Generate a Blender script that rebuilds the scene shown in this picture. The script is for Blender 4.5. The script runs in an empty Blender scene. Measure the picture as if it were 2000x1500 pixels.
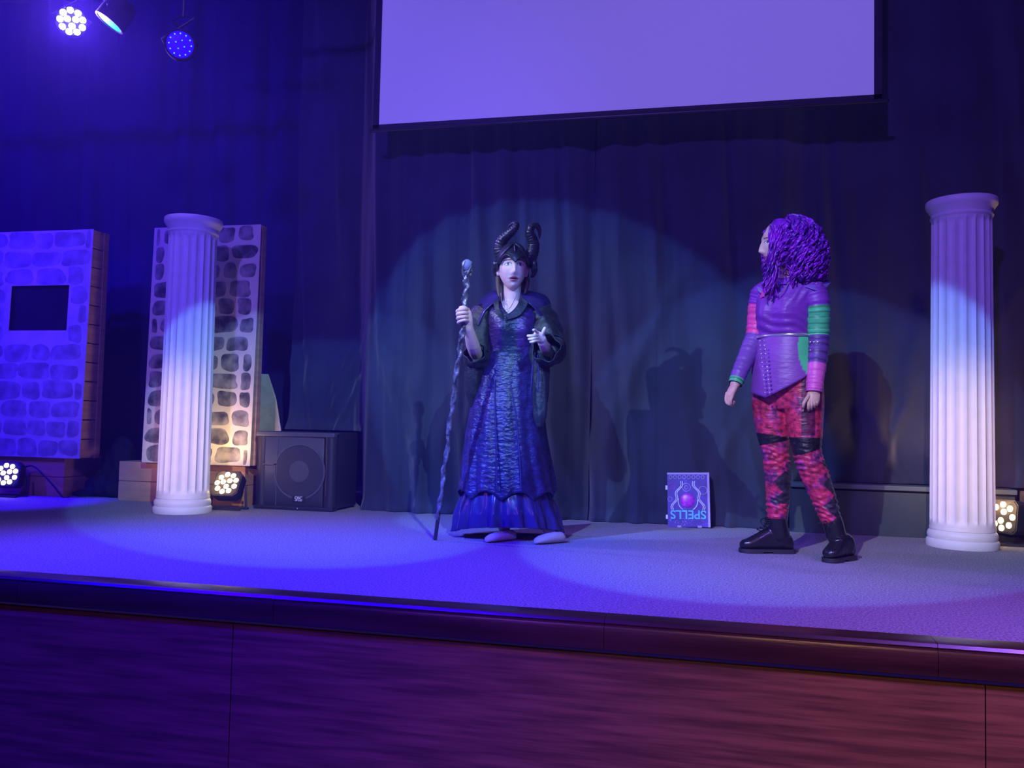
import bpy, bmesh, math, random
import numpy as np
from mathutils import Vector, Matrix
random.seed(7)
rng = np.random.default_rng(7)
sc = bpy.context.scene
COL = sc.collection
PI = math.pi

# ------------------------------------------------------------------ camera
YAW, PITCH, ROLL, CAMH, FPX = 0.22488, 0.04659, 0.02199, 0.6473, 1656.2
Fv = Vector((-math.sin(YAW)*math.cos(PITCH), math.cos(YAW)*math.cos(PITCH), math.sin(PITCH)))
Rh = Vector((math.cos(YAW), math.sin(YAW), 0))
Fh = Vector((-math.sin(YAW), math.cos(YAW), 0))
Uv = Rh.cross(Fv)
R2 = Rh*math.cos(ROLL) + Uv*math.sin(ROLL)
U2 = -Rh*math.sin(ROLL) + Uv*math.cos(ROLL)
CAMP = Vector((0, 0, CAMH))
cd = bpy.data.cameras.new('camera'); cam = bpy.data.objects.new('camera', cd); COL.objects.link(cam)
cd.sensor_width = 36; cd.lens = FPX/2000*36; cd.clip_start = .05; cd.clip_end = 100
cam.matrix_world = Matrix(((R2.x, U2.x, -Fv.x, 0), (R2.y, U2.y, -Fv.y, 0), (R2.z, U2.z, -Fv.z, CAMH), (0, 0, 0, 1)))
sc.camera = cam
def at(px, py, d):
    """point measured in the photograph at forward distance d (metres)"""
    return CAMP + (Fv + R2*((px-1000)/FPX) - U2*((py-750)/FPX))*d
def atY(px, py, Y):
    r = Fv + R2*((px-1000)/FPX) - U2*((py-750)/FPX)
    return CAMP + r*(Y/r.y)

# ------------------------------------------------------------------ world, exposure
w = bpy.data.worlds.new('world'); sc.world = w; w.use_nodes = True
w.node_tree.nodes['Background'].inputs[0].default_value = (.16, .07, 1, 1)
w.node_tree.nodes['Background'].inputs[1].default_value = .05
sc.view_settings.view_transform = 'Standard'; sc.view_settings.look = 'None'
sc.view_settings.exposure = 0; sc.view_settings.gamma = 1; sc.view_settings.use_curve_mapping = False

# ------------------------------------------------------------------ stage lamps (hung over the hall) and added fills
def spot(name, loc, axis, half, col, watt, blend=.06, size=.03):
    l = bpy.data.lights.new(name, 'SPOT'); l.energy = watt; l.color = col; l.spot_size = 2*math.radians(half)
    l.spot_blend = blend; l.shadow_soft_size = size
    o = bpy.data.objects.new(name, l); COL.objects.link(o); o.location = loc
    o.rotation_euler = Vector(axis).to_track_quat('-Z', 'Y').to_euler(); return o
def aim(p, q): return Vector(q)-Vector(p)
def profile(loc, axis, half, watt):
    """ellipsoidal profile spot: neutral centre, cool chromatic rim like a real lens tube"""
    o = spot('profile_spot', loc, axis, half, (1, 1, 1), watt, .07); l = o.data; l.use_nodes = True; N, L = l.node_tree.nodes, l.node_tree.links
    tc = N.new('ShaderNodeTexCoord'); sp = N.new('ShaderNodeSeparateXYZ'); ab = N.new('ShaderNodeMath'); ab.operation = 'ABSOLUTE'; ac = N.new('ShaderNodeMath'); ac.operation = 'ARCCOSINE'
    dv = N.new('ShaderNodeMath'); dv.operation = 'DIVIDE'; dv.inputs[1].default_value = math.radians(half); rp = N.new('ShaderNodeValToRGB')
    L.new(tc.outputs['Normal'], sp.inputs[0]); L.new(sp.outputs[2], ab.inputs[0]); L.new(ab.outputs[0], ac.inputs[0]); L.new(ac.outputs[0], dv.inputs[0]); L.new(dv.outputs[0], rp.inputs[0])
    e = rp.color_ramp.elements; e[0].position = .30; e[0].color = (.60, .66, .84, 1); e[1].position = 1; e[1].color = (.10, .26, 1, 1); m_ = e.new(.78); m_.color = (.28, .56, .95, 1)
    L.new(rp.outputs[0], N['Emission'].inputs['Color']); return o
profile((-5, -.6, 4.5), (.475, .757, -.437), 9.3, 2200)
profile((-2, -2, 4.6), (.28, .824, -.494), 10.0, 2150)
profile((2, -2, 4.6), aim((2, -2, 4.6), (-2.55, 5.1, .3)), 8.3, 2250)
# colour washes, then added fills for the columns and fascia
spot('wash_blue', (-5.0, -.5, 4.6), aim((-5.0, -.5, 4.6), (-2.3, 2.9, .0)), 19, (.008, .0, 1), 8000, 1, .12)
spot('wash_blue', (-7.4, 1.0, 3.6), aim((-7.4, 1.0, 3.6), (-5.9, 5.7, 1.2)), 17, (.012, .0, 1), 2000, .7, .12)
spot('wash_blue', (-2.8, -2.0, 4.4), aim((-2.8, -2.0, 4.4), (-1.0, 3.8, .0)), 13, (.02, .0, 1), 2500, 1, .12)
spot('wash_blue', (-5.35, 5.3, 4.7), aim((-5.35, 5.3, 4.7), (-5.05, 5.25, 0)), 10, (.03, .0, 1), 2600, .5, .1)
spot('wash_blue', (-5.6, 1.5, 4.7), aim((-5.6, 1.5, 4.7), (-5.2, 6.7, 3.0)), 28, (.03, .0, 1), 2500, 1, .1)  # extra wash added to bring more blue onto the left drape
spot('wash_indigo', (-1.8, -2.5, 4.6), aim((-1.8, -2.5, 4.6), (-3.4, 5.4, 2.3)), 21, (.13, .06, 1), 2100, .9, .15)
spot('wash_indigo', (-1.2, -2.5, 4.6), aim((-1.2, -2.5, 4.6), (.7, 5.4, 2.3)), 21, (.22, .10, 1), 1550, .9, .15)
spot('wash_purple', (4.5, -1.0, 4.8), aim((4.5, -1.0, 4.8), (1.8, 2.7, .0)), 14, (.34, .12, 1), 2600, 1, .15)
spot('wash_purple', (3.5, -1.5, 4.8), aim((3.5, -1.5, 4.8), (.5, 2.7, .0)), 14, (.30, .11, 1), 2400, 1, .15)
spot('column_fill', (-.5, -5.0, 1.9), aim((-.5, -5.0, 1.9), (1.44, 5.3, .55)), 3.4, (1, .58, .44), 2700, 1, .1)  # added warm fill to whiten the lower right column
spot('column_fill', (-.9, -5.0, 1.9), aim((-.9, -5.0, 1.9), (-3.45, 5.1, .5)), 3.4, (1, .58, .44), 2700, 1, .1)  # added warm fill to whiten the lower left column
spot('fascia_fill', (1.4, -6.0, 3.0), aim((1.4, -6, 3.0), (1.0, 2.8, -.5)), 13, (1, .50, .16), 480, 1, .3)  # added warm fill to brighten the right of the fascia
spot('fascia_fill', (-2.4, -5.0, 2.6), aim((-2.4, -5.0, 2.6), (-1.3, 2.8, -.6)), 15, (.42, .08, 1), 330, 1, .3)  # added purple fill to lift the left of the fascia

# ------------------------------------------------------------------ materials
def newmat(name):
    m = bpy.data.materials.new(name); m.use_nodes = True
    return m, m.node_tree.nodes, m.node_tree.links, m.node_tree.nodes['Principled BSDF']
def pm(name, col, rough=.6, metal=0, var=0, vscale=8, stretch=(1, 1, 1), bump=0, bscale=60, bstretch=None, attr=False, sheen=0, spec=.5, col2=None, detail=4, coat=0):
    m, N, L, b = newmat(name)
    b.inputs['Roughness'].default_value = rough; b.inputs['Metallic'].default_value = metal
    b.inputs['Specular IOR Level'].default_value = spec
    if sheen: b.inputs['Sheen Weight'].default_value = sheen
    if coat: b.inputs['Coat Weight'].default_value = coat; b.inputs['Coat Roughness'].default_value = .15
    tc = N.new('ShaderNodeTexCoord')
    def noise(scale, st):
        mp = N.new('ShaderNodeMapping'); mp.inputs['Scale'].default_value = st; L.new(tc.outputs['Object'], mp.inputs[0])
        n = N.new('ShaderNodeTexNoise'); n.inputs['Scale'].default_value = scale; n.inputs['Detail'].default_value = detail
        L.new(mp.outputs[0], n.inputs['Vector']); return n
    src = None
    if attr:
        a = N.new('ShaderNodeAttribute'); a.attribute_name = 'Col'; src = a.outputs['Color']
    if var or col2:
        n = noise(vscale, stretch); r = N.new('ShaderNodeValToRGB')
        r.color_ramp.elements[0].position = .35; r.color_ramp.elements[1].position = .65
        if src is not None:
            r.color_ramp.elements[0].color = (1-var,)*3+(1,); r.color_ramp.elements[1].color = (1, 1, 1, 1)
            mx = N.new('ShaderNodeMix'); mx.data_type = 'RGBA'; mx.blend_type = 'MULTIPLY'; mx.inputs[0].default_value = 1
            L.new(src, mx.inputs[6]); L.new(r.outputs[0], mx.inputs[7]); src = mx.outputs[2]
        else:
            c2 = col2 if col2 else tuple(c*(1-var) for c in col)
            r.color_ramp.elements[0].color = (*c2, 1); r.color_ramp.elements[1].color = (*col, 1); src = r.outputs[0]
        L.new(n.outputs[0], r.inputs[0])
    if src is not None: L.new(src, b.inputs['Base Color'])
    else: b.inputs['Base Color'].default_value = (*col, 1)
    if bump:
        n = noise(bscale, bstretch or stretch); bn = N.new('ShaderNodeBump'); bn.inputs['Strength'].default_value = bump
        bn.inputs['Distance'].default_value = .01
        L.new(n.outputs[0], bn.inputs['Height']); L.new(bn.outputs[0], b.inputs['Normal'])
    return m
def em(name, col, strength):
    m, N, L, b = newmat(name)
    b.inputs['Base Color'].default_value = (*col, 1)
    b.inputs['Emission Color'].default_value = (*col, 1); b.inputs['Emission Strength'].default_value = strength
    return m
M = {}
M['carpet'] = pm('carpet', (.44, .41, .44), .95, var=.62, vscale=120, bump=.5, bscale=220, spec=.1, detail=6)
M['nosing'] = pm('nosing_wood', (.065, .024, .017), .28, var=.5, vscale=3, stretch=(.5, 6, 6), bump=.08, bscale=14)
M['fascia'] = pm('fascia_wood', (.23, .10, .030), .5, var=.55, vscale=15, stretch=(.22, 1, 4.0), bump=.12, bscale=18, detail=8)
M['curtain'] = pm('curtain_velour', (.031, .037, .070), .85, var=.25, vscale=3, bump=.15, bscale=60, sheen=.25, spec=.2)
M['drape'] = pm('drape_black', (.018, .012, .060), .9, var=.2, vscale=2, spec=.15)
M['riserlip'] = pm('riser_lip_paint', (.085, .12, .135), .5)
M['riser'] = pm('riser_paint', (.040, .062, .075), .6, var=.2, vscale=6)
M['backwall'] = pm('backwall', (.02, .018, .05), .9)
M['plaster'] = pm('column_plaster', (.80, .79, .78), .5, var=.05, vscale=14, bump=.04, bscale=40)
M['pine'] = pm('pine', (.56, .33, .18), .65, var=.25, vscale=5, stretch=(1, 1, 6), bump=.06)
M['ply'] = pm('plywood', (.55, .30, .15), .65, var=.2, vscale=4, stretch=(1, 1, 5), bump=.05)
M['canvasA'] = pm('canvas_grey', (.52, .50, .52), .9, var=.25, vscale=6, bump=.1, bscale=50, spec=.1)
M['canvasB'] = pm('canvas_cream', (.62, .57, .47), .9, var=.15, vscale=7, bump=.15, bscale=30, spec=.1)
M['stoneA'] = pm('stone_paint_grey', (.36, .34, .38), .9, var=.45, vscale=9, spec=.1)
M['stoneB'] = pm('stone_paint_dark', (.30, .29, .27), .85, col2=(.05, .05, .055), vscale=9, spec=.1)
M['blackcloth'] = pm('black_cloth', (.012, .011, .016), .9, spec=.15)
M['cloth'] = pm('beige_cloth', (.58, .50, .36), .9, var=.2, vscale=12, bump=.2, bscale=20)
M['plastic'] = pm('black_plastic', (.022, .022, .026), .45, bump=.05, bscale=200)
M['par_black'] = pm('par_black', (.006, .006, .008), .6, bump=.03, bscale=200)
M['metal'] = pm('black_metal', (.03, .03, .034), .4, bump=.03, bscale=200)
M['grille'] = pm('grille', (.085, .09, .10), .55, bump=.25, bscale=420)
M['cone'] = pm('speaker_cone', (.035, .038, .045), .6)
M['coneRim'] = pm('speaker_rim', (.075, .08, .09), .5)
M['silver'] = pm('silver_print', (.75, .75, .78), .5)
M['frame_black'] = pm('screen_border', (.02, .018, .028), .7)
m, N, L, b = newmat('screen_cloth'); M['screen'] = m
b.inputs['Base Color'].default_value = (.45, .44, .46, 1); b.inputs['Roughness'].default_value = .8
b.inputs['Emission Color'].default_value = (.145, .11, .50, 1); b.inputs['Emission Strength'].default_value = .74  # emission stands in for projector light falling on the cloth
M['led_white'] = em('led_white', (1, .97, 1), 26)
M['led_warm'] = em('led_warm', (1, .80, .38), 9)
M['led_cyan'] = em('led_cyan', (.0, .45, 1), 2.6)
M['led_cyan'].node_tree.nodes['Principled BSDF'].inputs['Base Color'].default_value = (.0, .05, .1, 1)
M['led_blue'] = em('led_blue', (.015, .0, 1), 1.6)
M['led_dot'] = em('led_dot', (.12, .55, 1), 1.3)
M['skin'] = pm('skin', (1, 1, 1), .5, attr=True, var=.06, vscale=30)
M['skin'].node_tree.nodes['Principled BSDF'].inputs['Subsurface Weight'].default_value = .12
M['skin'].node_tree.nodes['Principled BSDF'].inputs['Subsurface Scale'].default_value = .006
M['hair_brown'] = pm('hair_brown', (.10, .055, .03), .5, var=.4, vscale=30, stretch=(4, 4, .4))
M['leather'] = pm('black_leather', (.022, .024, .032), .33, var=.3, vscale=20, bump=.3, bscale=40)
M['satin'] = pm('purple_satin', (.036, .024, .13), .22, var=.3, vscale=6, bump=.2, bscale=12)
M['gown'] = pm('gown_crushed_satin', (1, 1, 1), .32, attr=True, var=.5, vscale=22, stretch=(1, 1, 1.5), bump=.85, bscale=34, bstretch=(.8, .8, 1.6))
M['velvet'] = pm('black_velvet', (.008, .010, .017), .55, var=.4, vscale=12, bump=.7, bscale=24, sheen=.05)
M['slipper'] = pm('beige_slipper', (.42, .37, .34), .8, bump=.1)
M['staff'] = pm('twisted_staff', (.34, .34, .40), .35, metal=.55, col2=(.05, .05, .07), vscale=30, bump=.5, bscale=50)
M['staff_dark'] = pm('staff_ferrule', (.04, .035, .05), .4, metal=.3)
m, N, L, b = newmat('crystal'); M['crystal'] = m
b.inputs['Base Color'].default_value = (.55, .6, .9, 1); b.inputs['Roughness'].default_value = .05
b.inputs['Transmission Weight'].default_value = .6; b.inputs['IOR'].default_value = 1.5
M['wig'] = pm('purple_wig', (.32, .015, .55), .30, col2=(.07, .002, .22), vscale=26, stretch=(1, 1, .6))
M['jacket'] = pm('jacket_stretch', (1, 1, 1), .46, attr=True, var=.2, vscale=10, bump=.35, bscale=22, bstretch=(1, 1, 3.2))
M['pants'] = pm('printed_leggings', (1, 1, 1), .42, attr=True, var=.72, vscale=34, stretch=(1, 1, 1.2), bump=.6, bscale=26, bstretch=(.8, .8, 2.4))
M['boot'] = pm('black_boot_leather', (.012, .012, .014), .28, bump=.12, bscale=70)
M['sole'] = pm('boot_sole', (.02, .02, .022), .6)
M['stud'] = pm('silver_stud', (.75, .75, .8), .25, metal=.8)
M['cover'] = pm('book_cover', (.07, .03, .42), .5, var=.4, vscale=14)
M['foil_white'] = pm('foil_white', (.72, .78, .86), .35)
M['foil_cyan'] = pm('foil_cyan', (.08, .62, .88), .35)
M['foil_pink'] = pm('foil_pink', (.62, .05, .62), .35, col2=(.35, .02, .5), vscale=60)
M['foil_lilac'] = pm('foil_lilac', (.40, .34, .62), .5)
M['cable'] = pm('cable_rubber', (.008, .008, .01), .5)

# ------------------------------------------------------------------ mesh helpers
class MB:
    def __init__(s): s.v = []; s.f = []
    def add(s, vs, fs):
        o = len(s.v); s.v += [tuple(v) for v in vs]; s.f += [tuple(i+o for i in f) for f in fs]; return s
    def box(s, a, b, bev=0):
        x0, y0, z0 = a; x1, y1, z1 = b
        if not bev:
            return s.add([(x0, y0, z0), (x1, y0, z0), (x1, y1, z0), (x0, y1, z0), (x0, y0, z1), (x1, y0, z1), (x1, y1, z1), (x0, y1, z1)],
                  [(0, 3, 2, 1), (4, 5, 6, 7), (0, 1, 5, 4), (1, 2, 6, 5), (2, 3, 7, 6), (3, 0, 4, 7)])
        bm = bmesh.new(); bmesh.ops.create_cube(bm, size=1)
        bmesh.ops.scale(bm, vec=(x1-x0, y1-y0, z1-z0), verts=bm.verts)
        bmesh.ops.bevel(bm, geom=list(bm.edges), offset=bev, segments=2, affect='EDGES', profile=.6)
        c = Vector(((x0+x1)/2, (y0+y1)/2, (z0+z1)/2)); bm.verts.index_update()
        s.add([v.co+c for v in bm.verts], [[v.index for v in f.verts] for f in bm.faces]); bm.free(); return s
    def rings(s, rs, cap0=True, cap1=True, closed=True):
        n = len(rs[0]); o = len(s.v)
        for r in rs: s.v += [tuple(p) for p in r]
        for i in range(len(rs)-1):
            for j in range(n if closed else n-1):
                k = (j+1) % n
                s.f.append((o+i*n+j, o+i*n+k, o+(i+1)*n+k, o+(i+1)*n+j))
        if cap0: s.f.append(tuple(o+j for j in range(n-1, -1, -1)))
        if cap1: s.f.append(tuple(o+(len(rs)-1)*n+j for j in range(n)))
        return s
    def tube(s, pts, rad, n=12, cap=True, flat=1.0, round_ends=True):
        pts = [Vector(p) for p in pts]
        if not hasattr(rad, '__len__'): rad = [rad]*len(pts)
        rad = list(rad)
        if round_ends and cap:
            t0 = (pts[0]-pts[1]).normalized(); t1 = (pts[-1]-pts[-2]).normalized()
            a0 = [pts[0]+t0*rad[0]*k for k in (.95, .75, .4)]; a1 = [pts[-1]+t1*rad[-1]*k for k in (.4, .75, .95)]
            rad = [rad[0]*.3, rad[0]*.66, rad[0]*.92]+rad+[rad[-1]*.92, rad[-1]*.66, rad[-1]*.3]
            pts = a0+pts+a1
        T = [(pts[min(i+1, len(pts)-1)]-pts[max(i-1, 0)]).normalized() for i in range(len(pts))]
        up = Vector((0, 0, 1)) if abs(T[0].z) < .9 else Vector((0, 1, 0))
        u = T[0].cross(up).normalized(); rs = []
        for p, t, r in zip(pts, T, rad):
            u = (u-t*u.dot(t)).normalized(); v = t.cross(u)
            rs.append([p+(u*math.cos(a)+v*math.sin(a)*flat)*r for a in [2*PI*k/n for k in range(n)]])
        return s.rings(rs, cap, cap)
    def ell(s, c, r, n=24, m=14, R=None):
        c = Vector(c); rs = []
        for i in range(1, m):
            t = PI*i/m
            q = [Vector((r[0]*math.sin(t)*math.cos(2*PI*k/n), r[1]*math.sin(t)*math.sin(2*PI*k/n), -r[2]*math.cos(t))) for k in range(n)]
            rs.append([c+(R@p if R else p) for p in q])
        return s.rings(rs)
    def lathe(s, prof, c=(0, 0, 0), n=48, cap=True):
        return s.rings([[(c[0]+r*math.cos(2*PI*k/n), c[1]+r*math.sin(2*PI*k/n), c[2]+z) for k in range(n)] for r, z in prof], cap, cap)
    def xf(s, Mx):
        s.v = [tuple(Mx @ Vector(v)) for v in s.v]; return s
    def mesh(s, name):
        me = bpy.data.meshes.new(name); me.from_pydata(s.v, [], s.f); me.update(); return me
    def build(s, name, mat, parent=None, smooth=False, org=None):
        if org is not None: o_ = Vector(org); s.v = [tuple(Vector(v)-o_) for v in s.v]
        me = s.mesh(name)
        return link(name, me, mat, parent, smooth, None if parent else org)
def link(name, me, mat, parent=None, smooth=False, loc=None):
    if mat: me.materials.append(M[mat] if isinstance(mat, str) else mat)
    if smooth:
        me.polygons.foreach_set('use_smooth', [True]*len(me.polygons))
        if smooth == 'auto': me.set_sharp_from_angle(angle=math.radians(38))
    o = bpy.data.objects.new(name, me); COL.objects.link(o)
    if parent: o.parent = parent
    if loc is not None: o.location = loc
    return o
def tag(o, label=None, cat=None, group=None, kind=None):
    if label: o['label'] = label
    if cat: o['category'] = cat
    if group: o['group'] = group
    if kind: o['kind'] = kind
    return o
def empty(name, loc, label, cat, group=None, rz=0):
    o = bpy.data.objects.new(name, None); COL.objects.link(o); o.location = loc; o.rotation_euler = (0, 0, rz)
    o.empty_display_size = .1
    return tag(o, label, cat, group)
def solid(o, t, sub=0, off=0):
    md = o.modifiers.new('solidify', 'SOLIDIFY'); md.thickness = t; md.offset = off
    if sub: s_ = o.modifiers.new('subsurf', 'SUBSURF'); s_.levels = sub; s_.render_levels = sub
    return o
def catmull(P, n=6):
    P = [Vector(p) for p in P]; out = []
    for i in range(len(P)-1):
        a = P[max(i-1, 0)]; b_ = P[i]; c = P[i+1]; d = P[min(i+2, len(P)-1)]
        for k in range(n):
            t = k/n
            out.append(.5*((2*b_)+(c-a)*t+(2*a-5*b_+4*c-d)*t*t+(3*b_-a-3*c+d)*t**3))
    return out+[P[-1]]
def lerpn(V, n=6):
    out = []
    for i in range(len(V)-1): out += [V[i]+(V[i+1]-V[i])*k/n for k in range(n)]
    return out+[V[-1]]
def ctube(mb, P, R, n=12, sub=5, flat=1.0, cap=True):
    return mb.tube(catmull(P, sub), lerpn(R, sub), n, cap, flat)
def ss(x, a, b):
    t = np.clip((x-a)/(b-a), 0, 1); return t*t*(3-2*t)
def gridmesh(name, X, Y, Z, mat, parent=None, smooth=True, wrap=False, org=None):
    r, c = X.shape; V = np.stack([X, Y, Z], -1).reshape(-1, 3)
    if org is not None: V = V-np.array(org)
    fs = [(i*c+j, i*c+(j+1) % c, (i+1)*c+(j+1) % c, (i+1)*c+j) for i in range(r-1) for j in range(c if wrap else c-1)]
    me = bpy.data.meshes.new(name); me.from_pydata(V.tolist(), [], fs); me.update()
    return link(name, me, mat, parent, smooth, None if parent else org)
def text_mesh(txt, size, depth=.001, bold=0.0):
    cu = bpy.data.curves.new('lettering', 'FONT'); cu.body = txt; cu.size = size; cu.extrude = depth; cu.align_x = 'CENTER'; cu.align_y = 'CENTER'
    cu.offset = bold
    o = bpy.data.objects.new('lettering', cu); COL.objects.link(o)
    dg = bpy.context.evaluated_depsgraph_get(); me = bpy.data.meshes.new_from_object(o.evaluated_get(dg))
    bpy.data.objects.remove(o); bpy.data.curves.remove(cu); me.materials.clear(); return me
def remeshed(mb, voxel, smooth=3):
    me = mb.mesh('tmp'); o = bpy.data.objects.new('tmp', me); COL.objects.link(o)
    r = o.modifiers.new('r', 'REMESH'); r.mode = 'VOXEL'; r.voxel_size = voxel
    if smooth:
        s_ = o.modifiers.new('s', 'SMOOTH'); s_.factor = .5; s_.iterations = smooth
    dg = bpy.context.evaluated_depsgraph_get(); dg.update()
    out = bpy.data.meshes.new_from_object(o.evaluated_get(dg))
    bpy.data.objects.remove(o); bpy.data.meshes.remove(me)
    n = len(out.vertices); V = np.empty(n*3, 'f'); out.vertices.foreach_get('co', V); V = V.reshape(-1, 3).astype(float)
    F = [tuple(p.vertices) for p in out.polygons]; bpy.data.meshes.remove(out)
    return V, F
def colmesh(name, V, F, C, mat, parent, org, smooth=True):
    me = bpy.data.meshes.new(name); me.from_pydata((V-np.array(org)).tolist(), [], F); me.update()
    a = me.color_attributes.new('Col', 'FLOAT_COLOR', 'POINT')
    a.data.foreach_set('color', np.concatenate([C, np.ones((len(C), 1))], 1).astype('f').ravel())
    return link(name, me, mat, parent, smooth)
def keep_faces(V, F, mask):
    F = [f for f in F if all(mask[i] for i in f)]
    used = sorted({i for f in F for i in f}); mp = {u: k for k, u in enumerate(used)}
    return V[used], [tuple(mp[i] for i in f) for f in F], np.array(used)
def seg_t(V, a, b):
    a = np.array(a); b = np.array(b); d = b-a; t = np.clip(((V-a)@d)/(d@d), 0, 1)
    return t, np.linalg.norm(V-(a+t[:, None]*d), axis=1)

# ================================================================== SETTING
YE = 2.845
tag(MB().box((-9, YE+.03, -.09), (6, 8, 0)).build('floor', 'carpet'), 'grey tweed carpet covering the raised stage', 'floor', kind='structure')
hall = tag(MB().box((-9, -9, -1.30), (6, 3.2, -1.2)).build('floor', 'carpet'), 'hall floor in front of the stage', 'floor', kind='structure')
tr = empty('trim_1', (0, YE, 0), 'dark glossy wooden nosing along the stage edge', 'trim'); tr['kind'] = 'structure'
xs = [-9, -6.4, -4.2, -2.62, -1.52, -.32, .70, 1.9, 4, 6]
for a, c in zip(xs[:-1], xs[1:]):
    mb = MB(); pr = [(.10, .0), (.10, .006), (.030, .006), (.012, .002), (.006, -.008), (.010, -.014), (.003, -.018), (.0, -.028), (.0, -.084), (.006, -.096), (.016, -.1), (.10, -.1)]
    mb.rings([[(x, y, z) for y, z in pr] for x in (a+.0008, c-.0008)]); mb.build('nosing_board', 'nosing', tr, 'auto')
wf = empty('wall_front', (0, YE, -1.2), 'reddish brown wooden fascia below the stage edge', 'wall'); wf['kind'] = 'structure'
xs = [-9, -6.60, -4.16, -1.70, .84, 3.28, 6]
for a, c in zip(xs[:-1], xs[1:]):
    MB().box((a+.0015, .035, .0), (c-.0015, .055, 1.082), .001).build('fascia_panel', 'fascia', wf)
tag(MB().box((-9, 7.3, -.1), (6, 7.4, 5)).build('wall_back', 'backwall'), 'dark back wall behind the drapes', 'wall', kind='structure')

# ---- theatrical haze filling the stage
m, N, L, b = newmat('haze'); N.remove(b); vs = N.new('ShaderNodeVolumeScatter'); vs.inputs['Density'].default_value = .017; vs.inputs['Color'].default_value = (.38, .26, 1, 1); vs.inputs['Anisotropy'].default_value = .2
L.new(vs.outputs[0], N['Material Output'].inputs['Volume']); M['haze'] = m
tag(MB().box((-8.9, 2.9, .05), (5.9, 7.25, 5.0)).build('stage_haze', 'haze'), 'thin theatrical haze hanging in the air over the stage', 'haze', kind='stuff')

# ---- curtains
def curtain(name, x0, x1, yf, zb, ztop, mat, label, nx=420, nz=90, seed=0, amp=.03, pitch=.12, loose=0):
    r = np.random.default_rng(seed); u = np.linspace(0, 1, nx); X1 = x0+(x1-x0)*u
    v = np.linspace(0, 1, nz)**1.2
    XX, VV = np.meshgrid(X1, v); ZB = np.array([zb(x) for x in X1])[None, :]
    ZZ = ZB+(ztop-ZB)*VV; YY = np.zeros_like(XX)
    ph = np.cumsum(2*PI/pitch*(1+.5*np.interp(X1, np.linspace(x0, x1, 40), r.normal(0, .5, 40)))*(x1-x0)/nx)
    am = np.interp(X1, np.linspace(x0, x1, 60), r.uniform(.15, 1, 60))
    s = np.sin(ph); YY += amp*(am*np.sign(s)*np.abs(s)**.7)[None, :]*(.55+.45*VV)
    ph2 = np.interp(X1, np.linspace(x0, x1, 25), np.cumsum(r.uniform(.6, 2.6, 25)))
    YY += amp*1.1*np.sin(ph2[None, :]*1.7+2.2*ZZ*loose+.8*np.sin(2.3*ZZ+ph2[None, :]))*(1-.4*VV)
    # slack swags near the floor
    for k in range(int(26*loose)):
        cx = r.uniform(x0, x1); cz = r.uniform(.1, 1.3); sl = r.uniform(-.55, .55); L_ = r.uniform(.15, .5); wd = r.uniform(.03, .09)
        dx = (XX-cx)-sl*(ZZ-cz)-.25*(ZZ-cz)**2*np.sign(sl)
        YY -= r.uniform(.018, .045)*np.exp(-(dx/wd)**2)*np.exp(-((ZZ-cz)/L_)**2)
    YY += yf(XX, ZZ)
    YY -= .05*np.exp(-((ZZ-ZB)/.05)**2)*(.4+.6*np.sin(ph2[None, :]*1.3)**2)
    o = gridmesh(name, XX, YY, ZZ, mat); tag(o, label, 'curtain', 'stage drapes'); return o
def yleft(X, Z):
    return 5.79+.46*(1-ss(X, -2.72, -2.33))+.05*np.exp(-((X+.785)/.05)**2)
c1 = curtain('stage_curtain', -3.25, -.775, yleft, lambda x: .56*(1-float(ss(x, -2.56, -2.50)))+.004, 4.4, 'curtain', 'dark teal velour curtain behind the horned performer and the loudspeaker', 560, 150, 3, .018, .21, 1)
def yright(X, Z): return 5.80+.10*ss(X, .45, .62)+.05*np.exp(-((X+.785)/.05)**2)
c2 = curtain('stage_curtain', -.774, 2.2, yright, lambda x: .004+.315*float(ss(x, .52, .56)), 4.4, 'curtain', 'dark teal velour curtain behind the book and the purple-haired performer', 560, 150, 11, .016, .24, 1)
c3 = curtain('stage_curtain', -9, -3.15, lambda X, Z: 6.75+0*X, lambda x: .004, 4.6, 'drape', 'black drape hanging behind the painted stone panels on the left', 300, 30, 5, .05, .3)
c4 = curtain('stage_curtain', 1.62, 3.6, lambda X, Z: 5.98+.05*ss(X, 1.6, 1.9), lambda x: .004, 4.6, 'drape', 'black drape at the right end of the stage behind the column', 160, 30, 8, .045, .22)

# ---- riser
rz_ = empty('stage_riser', (1.4, 5.66, 0), 'low dark teal riser under the curtain behind the right column', 'riser')
MB().box((-.86, .014, .0), (.42, .16, .272)).build('riser_body', 'riser', rz_)
MB().box((-.868, 0, .285), (.43, .17, .315), .004).build('riser_lip', 'riserlip', rz_)
MB().box((-.85, .03, .272), (.41, .15, .285)).build('riser_gap_shade', 'blackcloth', rz_)  # black filler strip stands in for the shade under the lip

# ---- projection screen
sx0, sx1, sz0, sz1, YS = -2.249, .988, 2.715, 4.35, 5.48
ps = empty('projection_screen', (-.63, YS, 2.66), 'large projection screen with lavender light put into its cloth and a black border hanging overhead', 'screen')
def rel(mb, o): return mb.xf(Matrix.Translation(-o.location))
rel(MB().box((sx0, YS, sz0), (sx1, YS+.006, sz1)), ps).build('screen_cloth', 'screen', ps)
for a, c in (((sx0-.045, YS-.003, sz0-.03), (sx0, YS+.008, sz1)), ((sx1, YS-.003, sz0-.03), (sx1+.045, YS+.008, sz1)), ((sx0-.045, YS-.003, sz0-.03), (sx1+.045, YS+.0075, sz0))):
    rel(MB().box(a, c), ps).build('border', 'frame_black', ps)
rel(MB().tube([(sx0-.06, YS, sz0-.04), (sx1+.075, YS, sz0-.04)], .014, 10), ps).build('weight_bar', 'metal', ps, 'auto')
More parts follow.
